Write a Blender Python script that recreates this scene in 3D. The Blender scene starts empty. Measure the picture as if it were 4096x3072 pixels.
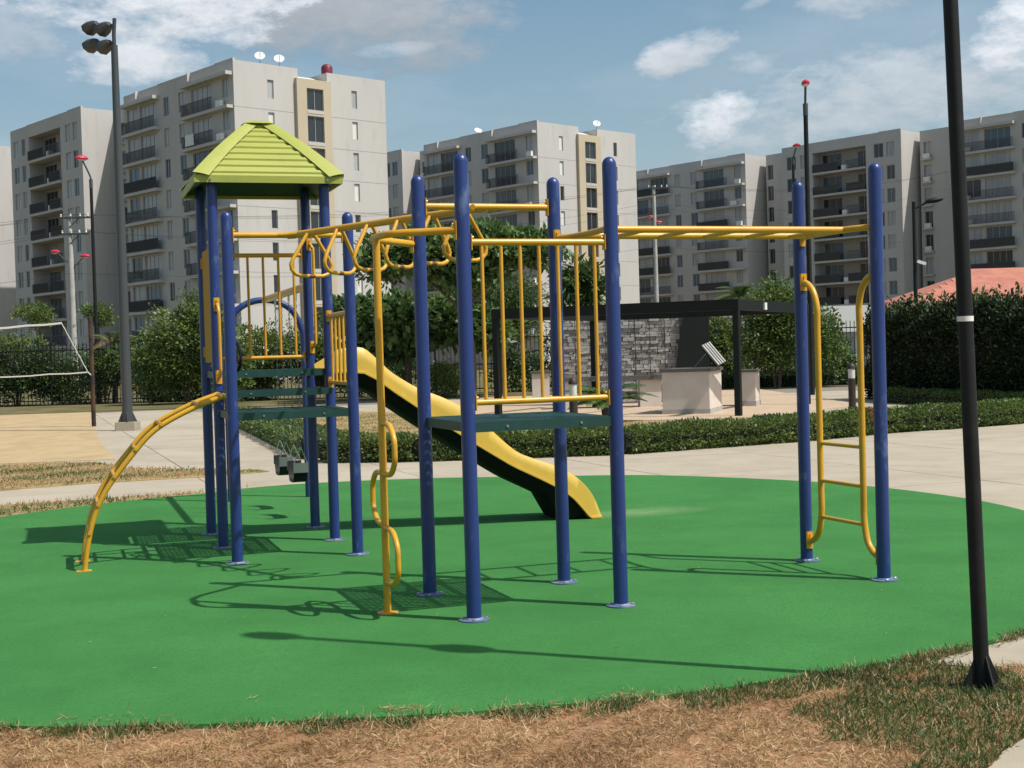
import bpy, math, random
import numpy as np
from mathutils import Vector, Matrix
random.seed(7); rng = np.random.default_rng(7)
S = bpy.context.scene
COL = S.collection
PI = math.pi
def rad(a): return math.radians(a)

# ------------------------------------------------------------------ camera
FPX, PITCH, ROLL, CH = 5409.9158, -0.02300, -0.02920, 1.6879
cp, sp = math.cos(PITCH), math.sin(PITCH)
Fw = Vector((0, cp, sp)); Rt = Vector((1, 0, 0)); Up = Rt.cross(Fw)
c_, s_ = math.cos(ROLL), math.sin(ROLL)
Rt, Up = c_*Rt + s_*Up, -s_*Rt + c_*Up
cam = bpy.data.cameras.new('camera'); camo = bpy.data.objects.new('camera', cam); COL.objects.link(camo)
camo.matrix_world = Matrix(((Rt.x, Up.x, -Fw.x, 0), (Rt.y, Up.y, -Fw.y, 0), (Rt.z, Up.z, -Fw.z, CH), (0, 0, 0, 1)))
cam.sensor_width = 36; cam.lens = FPX/4096*36; cam.clip_end = 6000; cam.clip_start = .05
S.camera = camo

# ------------------------------------------------------------------ light
SUN_AZ, SUN_EL = rad(-24.5), rad(57.5)
sun = bpy.data.lights.new('sun', 'SUN'); sun.energy = 4.05; sun.angle = rad(.53); sun.color = (1, .965, .91)
suno = bpy.data.objects.new('sun', sun); COL.objects.link(suno)
sd = Vector((math.cos(SUN_AZ)*math.cos(SUN_EL), math.sin(SUN_AZ)*math.cos(SUN_EL), math.sin(SUN_EL)))
suno.rotation_euler = sd.to_track_quat('Z', 'Y').to_euler(); suno.location = (20, -10, 30)
S.view_settings.view_transform = 'Standard'; S.view_settings.look = 'None'
S.view_settings.exposure = 0.28; S.view_settings.gamma = 1; S.view_settings.use_curve_mapping = False

W = bpy.data.worlds.new('World'); S.world = W; W.use_nodes = True
nt = W.node_tree; nt.nodes.clear()
def N(t, nt=nt, **k):
    n = nt.nodes.new(t)
    for a, b in k.items(): setattr(n, a, b)
    return n
def wm(op, a, b=None, c=None, clamp=False):
    n = N('ShaderNodeMath', operation=op, use_clamp=clamp)
    for i, v in enumerate((a, b, c)):
        if v is None: continue
        if isinstance(v, (int, float)): n.inputs[i].default_value = v
        else: nt.links.new(v, n.inputs[i])
    return n.outputs[0]
sky = N('ShaderNodeTexSky', sky_type='NISHITA', sun_disc=False)
sky.sun_elevation = SUN_EL; sky.sun_rotation = rad(114.5); sky.altitude = 300; sky.air_density = .85; sky.dust_density = 3.2; sky.ozone_density = 2.2
tc = N('ShaderNodeTexCoord'); D = tc.outputs['Generated']
def dotv(v):
    n = N('ShaderNodeVectorMath', operation='DOT_PRODUCT'); nt.links.new(D, n.inputs[0]); n.inputs[1].default_value = v; return n.outputs['Value']
def noise(scale, det=7, rough=.6, stretch=(1, 1, 2.2), off=0):
    mp = N('ShaderNodeMapping'); mp.inputs['Scale'].default_value = stretch; mp.inputs['Location'].default_value = (off, off*.7, 0)
    nt.links.new(D, mp.inputs['Vector'])
    n = N('ShaderNodeTexNoise'); n.inputs['Scale'].default_value = scale; n.inputs['Detail'].default_value = det; n.inputs['Roughness'].default_value = rough
    nt.links.new(mp.outputs[0], n.inputs['Vector']); return n.outputs['Fac']
nb = noise(16, 8, .62); nf = noise(46, 9, .68, off=3); nw = noise(2.6, 9, .58, (1, 1, 3.2), 5)
# az deg right of +Y, elevation deg, half width, half height, tilt, opacity, brightness of body
CL = [(-14.2, 15.0, 6.6, 3.0, 0, 1.0, .98), (-7.0, 13.9, 7.2, 2.2, -4, .78, .56), (-14.9, 12.3, 3.0, 1.2, 8, .9, .95), (-19.6, 13.2, 2.4, 1.5, 0, .5, .8),
      (-21.5, 14.0, 1.0, .8, 0, .5, .85), (-4.6, 12.7, 2.5, .5, 4, .55, .86), (7.9, 12.2, 2.3, .85, 18, .8, .86), (9.2, 9.6, 2.0, 1.0, 24, .95, 1.0),
      (10.6, 11.6, 1.7, .7, 10, .5, .88), (10.6, 13.9, .8, .25, 15, .4, .9), (15.4, 14.2, 3.0, 1.3, 14, .62, .84), (21.0, 14.4, 1.9, 1.0, 22, .95, 1.0), (20.9, 11.8, 2.4, 1.5, 26, .95, 1.0),
      (15.5, 10.0, 8.0, 2.3, 3, .62, .82), (0.3, 15.2, .9, .35, 0, .4, .85), (26, 13.5, 3.5, 2.2, 5, .9, .9), (-27, 15, 4, 2.2, 5, .8, .8)]
mask = None; bri = None
for az, el, w, h, tilt, op, br in CL:
    a, e = rad(az), rad(el)
    r = Vector((math.cos(a), -math.sin(a), 0)); t = Vector((-math.sin(a)*math.sin(e), -math.cos(a)*math.sin(e), math.cos(e)))
    ct, st = math.cos(rad(tilt)), math.sin(rad(tilt))
    r2, t2 = r*ct + t*st, t*ct - r*st
    x = wm('MULTIPLY', dotv(r2/math.sin(rad(w))), dotv(r2/math.sin(rad(w))))
    y0 = dotv(t2/math.sin(rad(h))); y = wm('MULTIPLY', y0, y0)
    f = wm('SUBTRACT', 1.0, wm('ADD', x, y))
    f = wm('ADD', f, wm('MULTIPLY', wm('SUBTRACT', nb, .5), 3.6))
    f = wm('ADD', f, wm('MULTIPLY', wm('SUBTRACT', nf, .5), 1.3))
    m = wm('MULTIPLY', wm('SMOOTH_MIN', wm('MAXIMUM', wm('MULTIPLY', f, 1.0), 0), 1.0, .4), op)
    b = wm('MULTIPLY', m, wm('ADD', br, wm('MULTIPLY', y0, .10)))
    mask = m if mask is None else wm('MAXIMUM', mask, m)
    bri = b if bri is None else wm('MAXIMUM', bri, b)
# wisps that go on over the whole sky
wis = wm('MULTIPLY', wm('MULTIPLY', wm('SUBTRACT', nw, .47, clamp=True), 4.0, clamp=True), .28)
bri = wm('MAXIMUM', bri, wm('MULTIPLY', wis, .86)); mask = wm('MAXIMUM', mask, wis, clamp=True)
bn = wm('DIVIDE', bri, wm('MAXIMUM', mask, .02))
bn = wm('MULTIPLY', bn, wm('ADD', .80, wm('MULTIPLY', nf, .40)))
cc = N('ShaderNodeVectorMath', operation='SCALE'); cc.inputs[0].default_value = (7.3, 7.55, 7.95); nt.links.new(bn, cc.inputs['Scale'])
tint = N('ShaderNodeVectorMath', operation='MULTIPLY'); tint.inputs[1].default_value = (1.15, 1.33, 1.17); nt.links.new(sky.outputs[0], tint.inputs[0])
zc_ = dotv((0, 0, 1)); hf_ = wm('DIVIDE', wm('SUBTRACT', .30, zc_), .30, clamp=True); hf_ = wm('MULTIPLY', wm('POWER', hf_, 1.5), .88)
hz = N('ShaderNodeMix', data_type='RGBA'); nt.links.new(hf_, hz.inputs[0]); nt.links.new(tint.outputs[0], hz.inputs[6]); hz.inputs[7].default_value = (4.1, 4.55, 4.8, 1)
mx = N('ShaderNodeMix', data_type='RGBA'); nt.links.new(mask, mx.inputs[0]); nt.links.new(hz.outputs[2], mx.inputs[6]); nt.links.new(cc.outputs[0], mx.inputs[7])
bg = N('ShaderNodeBackground'); bg.inputs[1].default_value = .094; nt.links.new(mx.outputs[2], bg.inputs[0])
wo = N('ShaderNodeOutputWorld'); nt.links.new(bg.outputs[0], wo.inputs[0])

# ------------------------------------------------------------------ materials
M = {}
def mat(name, col, rough=.6, col2=None, scale=6, lo=.4, hi=.65, bump=0, bscale=60, metal=0, spec=.5, trans=0, detail=6, stretch=(1, 1, 1), coat=0, col3=None, scale3=1, lo3=.5, hi3=.7):
    m = bpy.data.materials.new(name); m.use_nodes = True; t = m.node_tree; b = t.nodes['Principled BSDF']
    b.inputs['Roughness'].default_value = rough; b.inputs['Metallic'].default_value = metal; b.inputs['Specular IOR Level'].default_value = spec
    b.inputs['Coat Weight'].default_value = coat
    b.inputs['Base Color'].default_value = (*col, 1)
    g = t.nodes.new('ShaderNodeNewGeometry'); mp = t.nodes.new('ShaderNodeMapping'); mp.inputs['Scale'].default_value = stretch
    t.links.new(g.outputs['Position'], mp.inputs['Vector'])
    def layer(prev, c, sc, l, h):
        n = t.nodes.new('ShaderNodeTexNoise'); n.inputs['Scale'].default_value = sc; n.inputs['Detail'].default_value = detail; n.inputs['Roughness'].default_value = .65
        t.links.new(mp.outputs[0], n.inputs['Vector'])
        r = t.nodes.new('ShaderNodeMapRange'); r.inputs[1].default_value = l; r.inputs[2].default_value = h; t.links.new(n.outputs['Fac'], r.inputs[0])
        x = t.nodes.new('ShaderNodeMix'); x.data_type = 'RGBA'; t.links.new(r.outputs[0], x.inputs[0])
        if prev is None: x.inputs[6].default_value = (*col, 1)
        else: t.links.new(prev, x.inputs[6])
        x.inputs[7].default_value = (*c, 1); return x.outputs[2]
    o = None
    if col2: o = layer(o, col2, scale, lo, hi)
    if col3: o = layer(o, col3, scale3, lo3, hi3)
    if o is not None: t.links.new(o, b.inputs['Base Color'])
    if bump:
        n = t.nodes.new('ShaderNodeTexNoise'); n.inputs['Scale'].default_value = bscale; n.inputs['Detail'].default_value = 5
        t.links.new(mp.outputs[0], n.inputs['Vector'])
        bp = t.nodes.new('ShaderNodeBump'); bp.inputs['Strength'].default_value = bump; bp.inputs['Distance'].default_value = .02
        t.links.new(n.outputs['Fac'], bp.inputs['Height']); t.links.new(bp.outputs[0], b.inputs['Normal'])
    if trans:
        tr = t.nodes.new('ShaderNodeBsdfTranslucent'); ms = t.nodes.new('ShaderNodeMixShader'); ms.inputs[0].default_value = trans
        if o is not None: t.links.new(o, tr.inputs[0])
        else: tr.inputs[0].default_value = (*col, 1)
        t.links.new(b.outputs[0], ms.inputs[1]); t.links.new(tr.outputs[0], ms.inputs[2]); t.links.new(ms.outputs[0], t.nodes['Material Output'].inputs[0])
    M[name] = m; return m
mat('blue', (.016, .037, .160), .36, (.09, .125, .26), 10, .575, .70, .05, 25, stretch=(1, 1, .35), col3=(.013, .028, .13), scale3=2.5, lo3=.5, hi3=.7)
mat('blue_plate', (.085, .12, .23), .5, (.24, .24, .25), 14, .5, .66)
mat('yellow', (.62, .315, .022), .36, (.52, .25, .02), 5, .5, .75, .03, 30)
mat('slide_yellow', (.56, .355, .045), .45, (.49, .31, .04), 3, .5, .75, .02, 20, col3=(.62, .47, .14), scale3=14, lo3=.6, hi3=.8)
mat('roof_green', (.32, .335, .056), .5, (.275, .29, .05), 3, .5, .75)
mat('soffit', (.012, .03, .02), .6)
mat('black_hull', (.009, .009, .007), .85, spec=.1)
mat('panel_yellow', (.50, .25, .025), .75, spec=.2)
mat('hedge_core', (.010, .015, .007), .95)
mat('bollard', (.03, .02, .015), .6)
mat('deck_green', (.006, .042, .036), .5, (.011, .06, .05), 8, .5, .7)
mat('steel', (.42, .42, .42), .35, metal=.9)
mat('dark_wheel', (.006, .008, .022), .7, spec=.2)
mat('tape', (.12, .04, .02), .6)
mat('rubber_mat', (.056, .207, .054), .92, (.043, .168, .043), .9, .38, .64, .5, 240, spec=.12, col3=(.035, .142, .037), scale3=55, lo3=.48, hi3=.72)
mat('mat_edge', (.035, .15, .045), .9)
mat('concrete', (.375, .315, .24), .9, (.32, .27, .205), 1.3, .42, .66, .15, 90, spec=.2, col3=(.41, .35, .275), scale3=.35, lo3=.45, hi3=.65)
mat('concrete2', (.39, .33, .255), .9, (.34, .285, .22), 1.1, .42, .66, .15, 90, spec=.2, col3=(.30, .255, .20), scale3=.5, lo3=.52, hi3=.7)
mat('joint', (.20, .17, .135), .95)
mat('soil', (.34, .18, .095), .97, (.22, .12, .065), 7, .4, .65, .8, 60, spec=.1, col3=(.40, .25, .13), scale3=22, lo3=.5, hi3=.7)
mat('ground', (.17, .13, .075), .97, (.085, .09, .03), .7, .4, .6, .5, 20, spec=.1)
mat('dry_lawn', (.33, .235, .115), .97, (.13, .135, .045), 1.1, .47, .62, .7, 40, spec=.1, col3=(.40, .28, .14), scale3=9, lo3=.5, hi3=.75)
mat('sand', (.43, .315, .185), .97, (.36, .26, .145), 1.6, .42, .65, .5, 30, spec=.1, col3=(.30, .21, .10), scale3=5, lo3=.66, hi3=.76, stretch=(1, .5, 1))
mat('patio_tile', (.47, .345, .235), .75, (.42, .30, .2), 2, .4, .6)
mat('facade', (.505, .472, .447), .85, (.465, .435, .412), .25, .4, .65, spec=.25, col3=(.40, .375, .355), scale3=1.5, lo3=.56, hi3=.82, stretch=(1, 1, .22))
mat('facade_tan', (.50, .415, .30), .85, (.46, .38, .275), .3, .4, .65, spec=.25)
mat('slab_edge', (.34, .31, .285), .85)
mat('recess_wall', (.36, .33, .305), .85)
mat('win_frame', (.40, .39, .38), .4, metal=.3)
mat('pane_dark', (.028, .032, .037), .12, spec=.6)
mat('pane_curtain', (.42, .42, .42), .25, (.30, .30, .31), 1.6, .4, .6, stretch=(3, 3, .15))
mat('pane_white', (.66, .64, .60), .3)
mat('pane_blue', (.085, .12, .15), .14)
mat('rail_dark', (.07, .066, .066), .6)
mat('black_metal', (.010, .011, .011), .6, (.018, .019, .018), 6, .5, .7, spec=.25)
mat('pergola_metal', (.010, .013, .012), .65, spec=.2)
mat('grey_metal', (.05, .055, .058), .4)
mat('pole_concrete', (.42, .40, .37), .85, (.33, .32, .3), 1.5, .4, .6)
mat('red_lamp', (.50, .022, .055), .4)
mat('lamp_glass', (.6, .6, .58), .2)
mat('rust', (.075, .035, .018), .9, (.02, .015, .012), 2, .42, .58)
mat('white_paint', (.72, .70, .67), .6)
mat('white_rope', (.75, .73, .68), .8)
mat('render_white', (.62, .55, .49), .9, (.56, .49, .43), 2, .4, .65)
mat('counter_top', (.09, .085, .08), .5)
for i, c in enumerate([(.37, .35, .33), (.42, .395, .37), (.31, .295, .28), (.47, .445, .42), (.36, .33, .30)]): mat('stone%d' % i, c, .95, tuple(k*.72 for k in c), 9, .4, .62, .6, 26)
mat('stone_back', (.11, .10, .09), .95)
mat('red_roof', (.44, .165, .11), .85, (.36, .125, .085), 1.2, .4, .6)
mat('red_tank', (.16, .012, .025), .5)
mat('bark', (.11, .085, .06), .95, (.06, .045, .035), 14, .4, .6, .5, 40)
def leaf(name, c, c2): mat(name, c, .5, c2, 1.4, .38, .62, spec=.45, trans=.28, detail=3)
leaf('leaf_mid', (.115, .18, .048), (.06, .105, .030)); leaf('leaf_bright', (.19, .235, .050), (.10, .15, .032)); leaf('leaf_dark', (.028, .058, .020), (.045, .085, .026))
leaf('leaf_big', (.16, .25, .08), (.085, .16, .05)); leaf('leaf_hedge', (.14, .19, .045), (.08, .125, .03)); leaf('leaf_palm', (.085, .135, .028), (.05, .09, .022)); leaf('leaf_dry', (.24, .17, .09), (.17, .12, .06))
leaf('grass_green', (.052, .105, .022), (.085, .125, .032)); leaf('grass_dry', (.50, .335, .17), (.34, .205, .095)); leaf('flower_red', (.45, .04, .03), (.35, .03, .03))
leaf('leaf_ficus', (.016, .032, .011), (.026, .048, .016)); leaf('flower_white', (.6, .58, .5), (.5, .48, .4))

# ------------------------------------------------------------------ mesh helpers
class MB:
    def __init__(s): s.v = []; s.f = []
    def add(s, vs, fs):
        o = len(s.v); s.v += [tuple(v) for v in vs]; s.f += [tuple(i+o for i in f) for f in fs]; return s
    def box(s, c, d, rz=0, ax=None):
        c = Vector(c); h = Vector(d)/2
        X, Y, Z = (Vector((math.cos(rz), math.sin(rz), 0)), Vector((-math.sin(rz), math.cos(rz), 0)), Vector((0, 0, 1))) if ax is None else ax
        vs = [c + X*h.x*a + Y*h.y*b + Z*h.z*e for a in (-1, 1) for b in (-1, 1) for e in (-1, 1)]
        return s.add(vs, [(0, 1, 3, 2), (4, 6, 7, 5), (0, 4, 5, 1), (2, 3, 7, 6), (0, 2, 6, 4), (1, 5, 7, 3)])
    def bbox(s, c, d, bv, ax):
        """box bevelled round its long vertical edges: an octagonal prism along ax[2]"""
        X, Y, Z = ax; c = Vector(c); hx, hy, hz = d[0]/2, d[1]/2, d[2]/2
        ring = [(-hx+bv, -hy), (hx-bv, -hy), (hx, -hy+bv), (hx, hy-bv), (hx-bv, hy), (-hx+bv, hy), (-hx, hy-bv), (-hx, -hy+bv)]
        vs = [c + X*a + Y*b - Z*hz for a, b in ring] + [c + X*a + Y*b + Z*hz for a, b in ring]
        return s.add(vs, [tuple(range(7, -1, -1)), tuple(range(8, 16))] + [(i, (i+1) % 8, 8+(i+1) % 8, 8+i) for i in range(8)])
    def tube(s, pts, r, n=10, closed=False, cap=True):
        pts = [Vector(p) for p in pts]; k = len(pts); rs = r if isinstance(r, (list, tuple)) else [r]*k
        vs = []; prev = None
        for i, p in enumerate(pts):
            if closed: t = (pts[(i+1) % k] - pts[i-1])
            else: t = pts[min(i+1, k-1)] - pts[max(i-1, 0)]
            t.normalize()
            if prev is None:
                a = Vector((0, 0, 1)) if abs(t.z) < .9 else Vector((1, 0, 0)); x = t.cross(a).normalized()
            else:
                x = prev - t*prev.dot(t); x.normalize()
            prev = x; y = t.cross(x)
            vs += [p + (x*math.cos(2*PI*j/n) + y*math.sin(2*PI*j/n))*rs[i] for j in range(n)]
        fs = []
        for i in range(k if closed else k-1):
            a, b = i*n, ((i+1) % k)*n
            fs += [(a+j, a+(j+1) % n, b+(j+1) % n, b+j) for j in range(n)]
        if cap and not closed: fs += [tuple(range(n-1, -1, -1)), tuple((k-1)*n+j for j in range(n))]
        return s.add(vs, fs)
    def lathe(s, prof, c, n=20):
        c = Vector(c); vs = []
        for r, z in prof: vs += [c + Vector((r*math.cos(2*PI*j/n), r*math.sin(2*PI*j/n), z)) for j in range(n)]
        k = len(prof); fs = [(i*n+j, i*n+(j+1) % n, (i+1)*n+(j+1) % n, (i+1)*n+j) for i in range(k-1) for j in range(n)]
        fs += [tuple(range(n-1, -1, -1)), tuple((k-1)*n+j for j in range(n))]
        return s.add(vs, fs)
    def prism(s, poly, z0, z1):
        k = len(poly)
        return s.add([(x, y, z0) for x, y in poly] + [(x, y, z1) for x, y in poly], [tuple(range(k-1, -1, -1)), tuple(range(k, 2*k))] + [(i, (i+1) % k, k+(i+1) % k, k+i) for i in range(k)])
WO = {}
def link(name, data, parent, org):
    o = bpy.data.objects.new(name, data); COL.objects.link(o); org = Vector(org)
    if parent is not None: o.parent = parent; o.location = org - WO[parent.name]
    else: o.location = org
    WO[o.name] = org; return o
def mk(name, mb, m, parent=None, org=None, smooth=True, sharp=40):
    if org is None: org = WO[parent.name] if parent is not None else Vector((0, 0, 0))
    org = Vector(org); me = bpy.data.meshes.new(name)
    me.from_pydata([(v[0]-org.x, v[1]-org.y, v[2]-org.z) for v in mb.v], [], mb.f)
    me.materials.append(M[m] if isinstance(m, str) else m)
    if smooth:
        me.polygons.foreach_set('use_smooth', [True]*len(me.polygons)); me.set_sharp_from_angle(angle=rad(sharp))
    me.update(); return link(name, me, parent, org)
def again(src, parent, org):
    """another object on the same mesh, moved to org"""
    o = src.copy(); COL.objects.link(o); org = Vector(org); o.parent = parent
    o.location = org - (WO[parent.name] if parent is not None else Vector((0, 0, 0))); WO[o.name] = org; return o
def tag(o, label, cat, group=None):
    o['label'] = label; o['category'] = cat
    if group: o['group'] = group
    return o
def empty(name, loc, label, cat, group=None):
    o = bpy.data.objects.new(name, None); COL.objects.link(o); o.location = loc; WO[o.name] = Vector(loc); o.empty_display_size = .2
    return tag(o, label, cat, group)
def struct(o): o['kind'] = 'structure'; return o
def stuff(o): o['kind'] = 'stuff'; return o
def arc(c, a, b, t0, t1, n=8):
    c, a, b = Vector(c), Vector(a), Vector(b)
    return [c + a*math.cos(t0+(t1-t0)*i/n) + b*math.sin(t0+(t1-t0)*i/n) for i in range(n+1)]
def spline(P, n=6, closed=False):
    P = [Vector(p) for p in P]; out = []; k = len(P)
    for i in range(k if closed else k-1):
        g = (lambda j: P[j % k]) if closed else (lambda j: P[min(max(j, 0), k-1)])
        p0, p1, p2, p3 = g(i-1), g(i), g(i+1), g(i+2)
        for q in range(n):
            t = q/n; out.append(.5*((2*p1) + (p2-p0)*t + (2*p0-5*p1+4*p2-p3)*t*t + (3*p1-p0-3*p2+p3)*t**3))
    if not closed: out.append(P[-1])
    return out
def fast_mesh(name, V, Q, m, parent=None, org=(0, 0, 0)):
    me = bpy.data.meshes.new(name); V = np.asarray(V, np.float32) - np.array(org, np.float32)
    Q = np.asarray(Q, np.int32); k = Q.shape[1]
    me.vertices.add(len(V)); me.vertices.foreach_set('co', V.ravel())
    me.loops.add(Q.size); me.loops.foreach_set('vertex_index', Q.ravel())
    me.polygons.add(len(Q)); me.polygons.foreach_set('loop_start', np.arange(len(Q), dtype=np.int32)*k)
    me.materials.append(M[m]); me.update(calc_edges=True); return link(name, me, parent, org)
def leaves(name, P, L, Wd, m, parent, org, outdir=None, up=.35, droop=0, jit=.9, flat=1):
    """one mesh of leaf shaped quads at the points P"""
    n = len(P); a = rng.normal(size=(n, 3))
    if outdir is not None: a = outdir*(1.0) + a*jit
    a[:, 2] = a[:, 2]*flat + up - droop; a /= np.linalg.norm(a, axis=1)[:, None]
    b = np.cross(a, rng.normal(size=(n, 3)) + np.array([0, 0, 1.2])); b /= np.linalg.norm(b, axis=1)[:, None] + 1e-9
    l = L*(.6+.8*rng.random(n))[:, None]; w = Wd*(.6+.8*rng.random(n))[:, None]
    nn = np.cross(a, b)*l*.12
    V = np.stack([P, P+a*l*.5+b*w*.5+nn, P+a*l, P+a*l*.5-b*w*.5+nn], 1).reshape(-1, 3)
    return fast_mesh(name, V, np.arange(4*n).reshape(n, 4), m, parent, org)
def blobs(B, n, shell=.55, lump=.22):
    """points in the outer part of a set of ellipsoids, clumped"""
    wts = np.array([b[3]*b[4]*b[5] for b in B])**(2/3); out = []; od = []
    for b, k in zip(B, (n*wts/wts.sum()).astype(int)):
        d = rng.normal(size=(k, 3)); d /= np.linalg.norm(d, axis=1)[:, None]
        ph = rng.random(6)*6
        lumpy = 1+lump*np.sin(d[:, 0]*5+ph[0])*np.sin(d[:, 1]*5+ph[1]) + lump*np.sin(d[:, 2]*7+ph[2]+d[:, 0]*4) + .5*lump*np.sin(d[:, 1]*11+ph[3])*np.sin(d[:, 2]*10+ph[4])
        r = (shell+(1-shell)*rng.random(k)**.7)*lumpy
        out.append(np.array(b[:3]) + d*r[:, None]*np.array(b[3:6])); od.append(d)
    return np.concatenate(out), np.concatenate(od)
# ------------------------------------------------------------------ ground
def sheet(name, poly, z, m, thick=.05): return struct(mk(name, MB().prism(poly, z-thick, z), m, smooth=False))
struct(mk('ground', MB().add([(-900, -60, -.06), (900, -60, -.06), (900, 1500, -.06), (-900, 1500, -.06)], [(0, 1, 2, 3)]), 'ground', smooth=False))
plaza = struct(mk('plaza', MB().add([(-40, 8, -.02), (45, 8, -.02), (45, 62, -.02), (-40, 62, -.02)], [(0, 1, 2, 3)]), 'joint', smooth=False))
pd, pe = Vector((math.cos(rad(20)), math.sin(rad(20)), 0)), Vector((-math.sin(rad(20)), math.cos(rad(20)), 0))
slabm = []
for mm in ('concrete', 'concrete2'):
    b = MB().box((0, 0, -.03), (2.785, 2.785, .06), rad(20)); slabm.append(mk('concrete_slab', b, mm, plaza, smooth=False))
used = [False, False]
for i in range(-7, 16):
    for j in range(-4, 19):
        c = Vector((-1.2, 6.2, 0)) + pd*2.8*i + pe*2.8*j
        if c.y < 9 or c.y > 47 or abs(c.x) > .5*c.y+7 or (c.x < 3 and c.y < 13): continue
        k = (i*7+j*3) % 5 < 2; c.z = random.uniform(-.0015, .0015)
        if not used[k]: used[k] = True; slabm[k].location = c
        else: again(slabm[k], plaza, c)
BTX = .322
MAT = [(-5.74, 15.0), (-5.3, 15.7), (-4.71, 16.41), (-3.92, 17.06), (-3.53, 17.51), (-2.75, 18.0), (-1.21, 18.23), (.54, 18.01), (1.87, 17.70), (3.34, 16.56), (4.17, 15.44), (4.74, 14.0), (4.9, 12.6),
       (4.75, 11.2), (4.25, 9.6), (3.55, 8.4), (2.87, 7.65), (2.3, 7.21), (1.98, 7.03), (1.45, 6.77), (.84, 6.49), (-.06, 6.27), (-.9, 6.18), (-1.75, 6.17), (-2.6, 6.3), (-4.0, 7.0), (-5.4, 8.4), (-6.3, 10.4), (-6.5, 12.6), (-6.2, 14.0)]
mo = [(p.x, p.y) for p in spline([(x, y, 0) for x, y in MAT], 6, True)]
mat_poly = np.array(mo)
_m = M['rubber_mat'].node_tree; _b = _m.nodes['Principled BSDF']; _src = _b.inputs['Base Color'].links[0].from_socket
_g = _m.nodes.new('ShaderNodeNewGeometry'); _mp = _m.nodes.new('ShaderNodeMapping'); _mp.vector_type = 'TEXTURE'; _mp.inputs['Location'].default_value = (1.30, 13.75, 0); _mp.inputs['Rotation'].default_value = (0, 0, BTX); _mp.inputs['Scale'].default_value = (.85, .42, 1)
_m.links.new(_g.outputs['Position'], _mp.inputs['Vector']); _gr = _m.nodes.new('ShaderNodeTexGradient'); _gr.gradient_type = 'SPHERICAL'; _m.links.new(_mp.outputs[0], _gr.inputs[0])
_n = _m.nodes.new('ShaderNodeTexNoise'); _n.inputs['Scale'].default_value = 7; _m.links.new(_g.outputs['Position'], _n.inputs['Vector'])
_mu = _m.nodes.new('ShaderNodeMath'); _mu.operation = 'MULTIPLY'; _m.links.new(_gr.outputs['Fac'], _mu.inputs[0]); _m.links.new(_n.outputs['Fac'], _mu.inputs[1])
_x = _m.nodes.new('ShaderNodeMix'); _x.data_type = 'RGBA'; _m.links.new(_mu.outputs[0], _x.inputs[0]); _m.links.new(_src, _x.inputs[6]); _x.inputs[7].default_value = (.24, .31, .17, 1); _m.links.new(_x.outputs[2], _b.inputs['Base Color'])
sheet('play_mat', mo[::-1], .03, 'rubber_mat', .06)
def inside(poly, X, Y):
    r = np.zeros(len(X), bool); k = len(poly)
    for i in range(k):
        x0, y0 = poly[i]; x1, y1 = poly[(i+1) % k]
        if y0 == y1: continue
        r ^= ((y0 > Y) != (y1 > Y)) & (X < (x1-x0)*(Y-y0)/(y1-y0)+x0)
    return r
# grass verge to the left of the mat, concrete footpath, dry grass strip, sand court
sheet('grass_verge', [(-16, 9), (-4.2, 9), (-4.2, 16.6), (-3.1, 17.75), (-2.6, 18.05), (-3.3, 17.95), (-3.98, 17.42), (-5.17, 17.04), (-6.3, 16.49), (-9, 15.3), (-16, 12.5)][::-1], .012, 'dry_lawn')
sheet('dry_grass_strip', [(-16, 15.0), (-9, 17.7), (-7.06, 18.51), (-5.94, 19.25), (-4.55, 19.74), (-3.7, 20.38), (-3.9, 20.75), (-4.89, 21.2), (-6.25, 21.87), (-7.2, 23.3), (-8.0, 23.6), (-16, 22.2)], .010, 'dry_lawn')
sheet('sand_court', [(-30, 22.5), (-9.04, 23.65), (-7.05, 23.9), (-9.2, 30), (-11.23, 36.41), (-14.96, 48.3), (-30, 46.5)], .012, 'sand')
sheet('planting_bed', [(-34, 46.5), (-15, 48.3), (-14, 49.5), (-7.5, 49.5), (-7, 53), (3, 53), (14, 53), (30, 50), (30, 64), (-34, 64)], .016, 'ground')
sheet('lawn', [(-3.4, 22.1), (1.6, 22.2), (4.9, 24.1), (10.3, 27.3), (10.5, 28.6), (4.8, 31.0), (2.4, 31.4), (-.5, 33.6), (-2.5, 40), (-8.2, 44), (-7.9, 37.5), (-5, 29)], .012, 'dry_lawn')
sheet('patio', [(-.46, 34.5), (2.43, 31.8), (4.89, 31.4), (7.1, 33.4), (9.5, 36.5), (9.5, 52), (-3, 52), (-2, 40)], .02, 'patio_tile')
# front verge
sheet('front_verge', [(-8, 1.5), (14, 1.5), (14, 8.6), (9, 7.55), (6, 6.95), (3.2, 6.9), (2.58, 6.89), (2.3, 6.92), (2.2, 7.12), (1.6, 6.95), (.8, 6.75), (-.9, 6.5), (-2.6, 6.6), (-8, 9)], .008, 'soil')
sheet('kerb_path', [(1.2, 4.4), (1.84, 5.27), (1.94, 5.43), (2.09, 5.6), (2.6, 6.0), (4.5, 6.5), (12, 7.2), (12, 4.4)], .02, 'concrete')
sheet('side_path', [(2.1, 7.0), (2.3, 6.9), (2.58, 6.87), (3.6, 6.9), (9, 7.6), (14, 9), (14, 13), (6, 13), (4.4, 11), (3.4, 8)], .014, 'concrete2')

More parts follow.
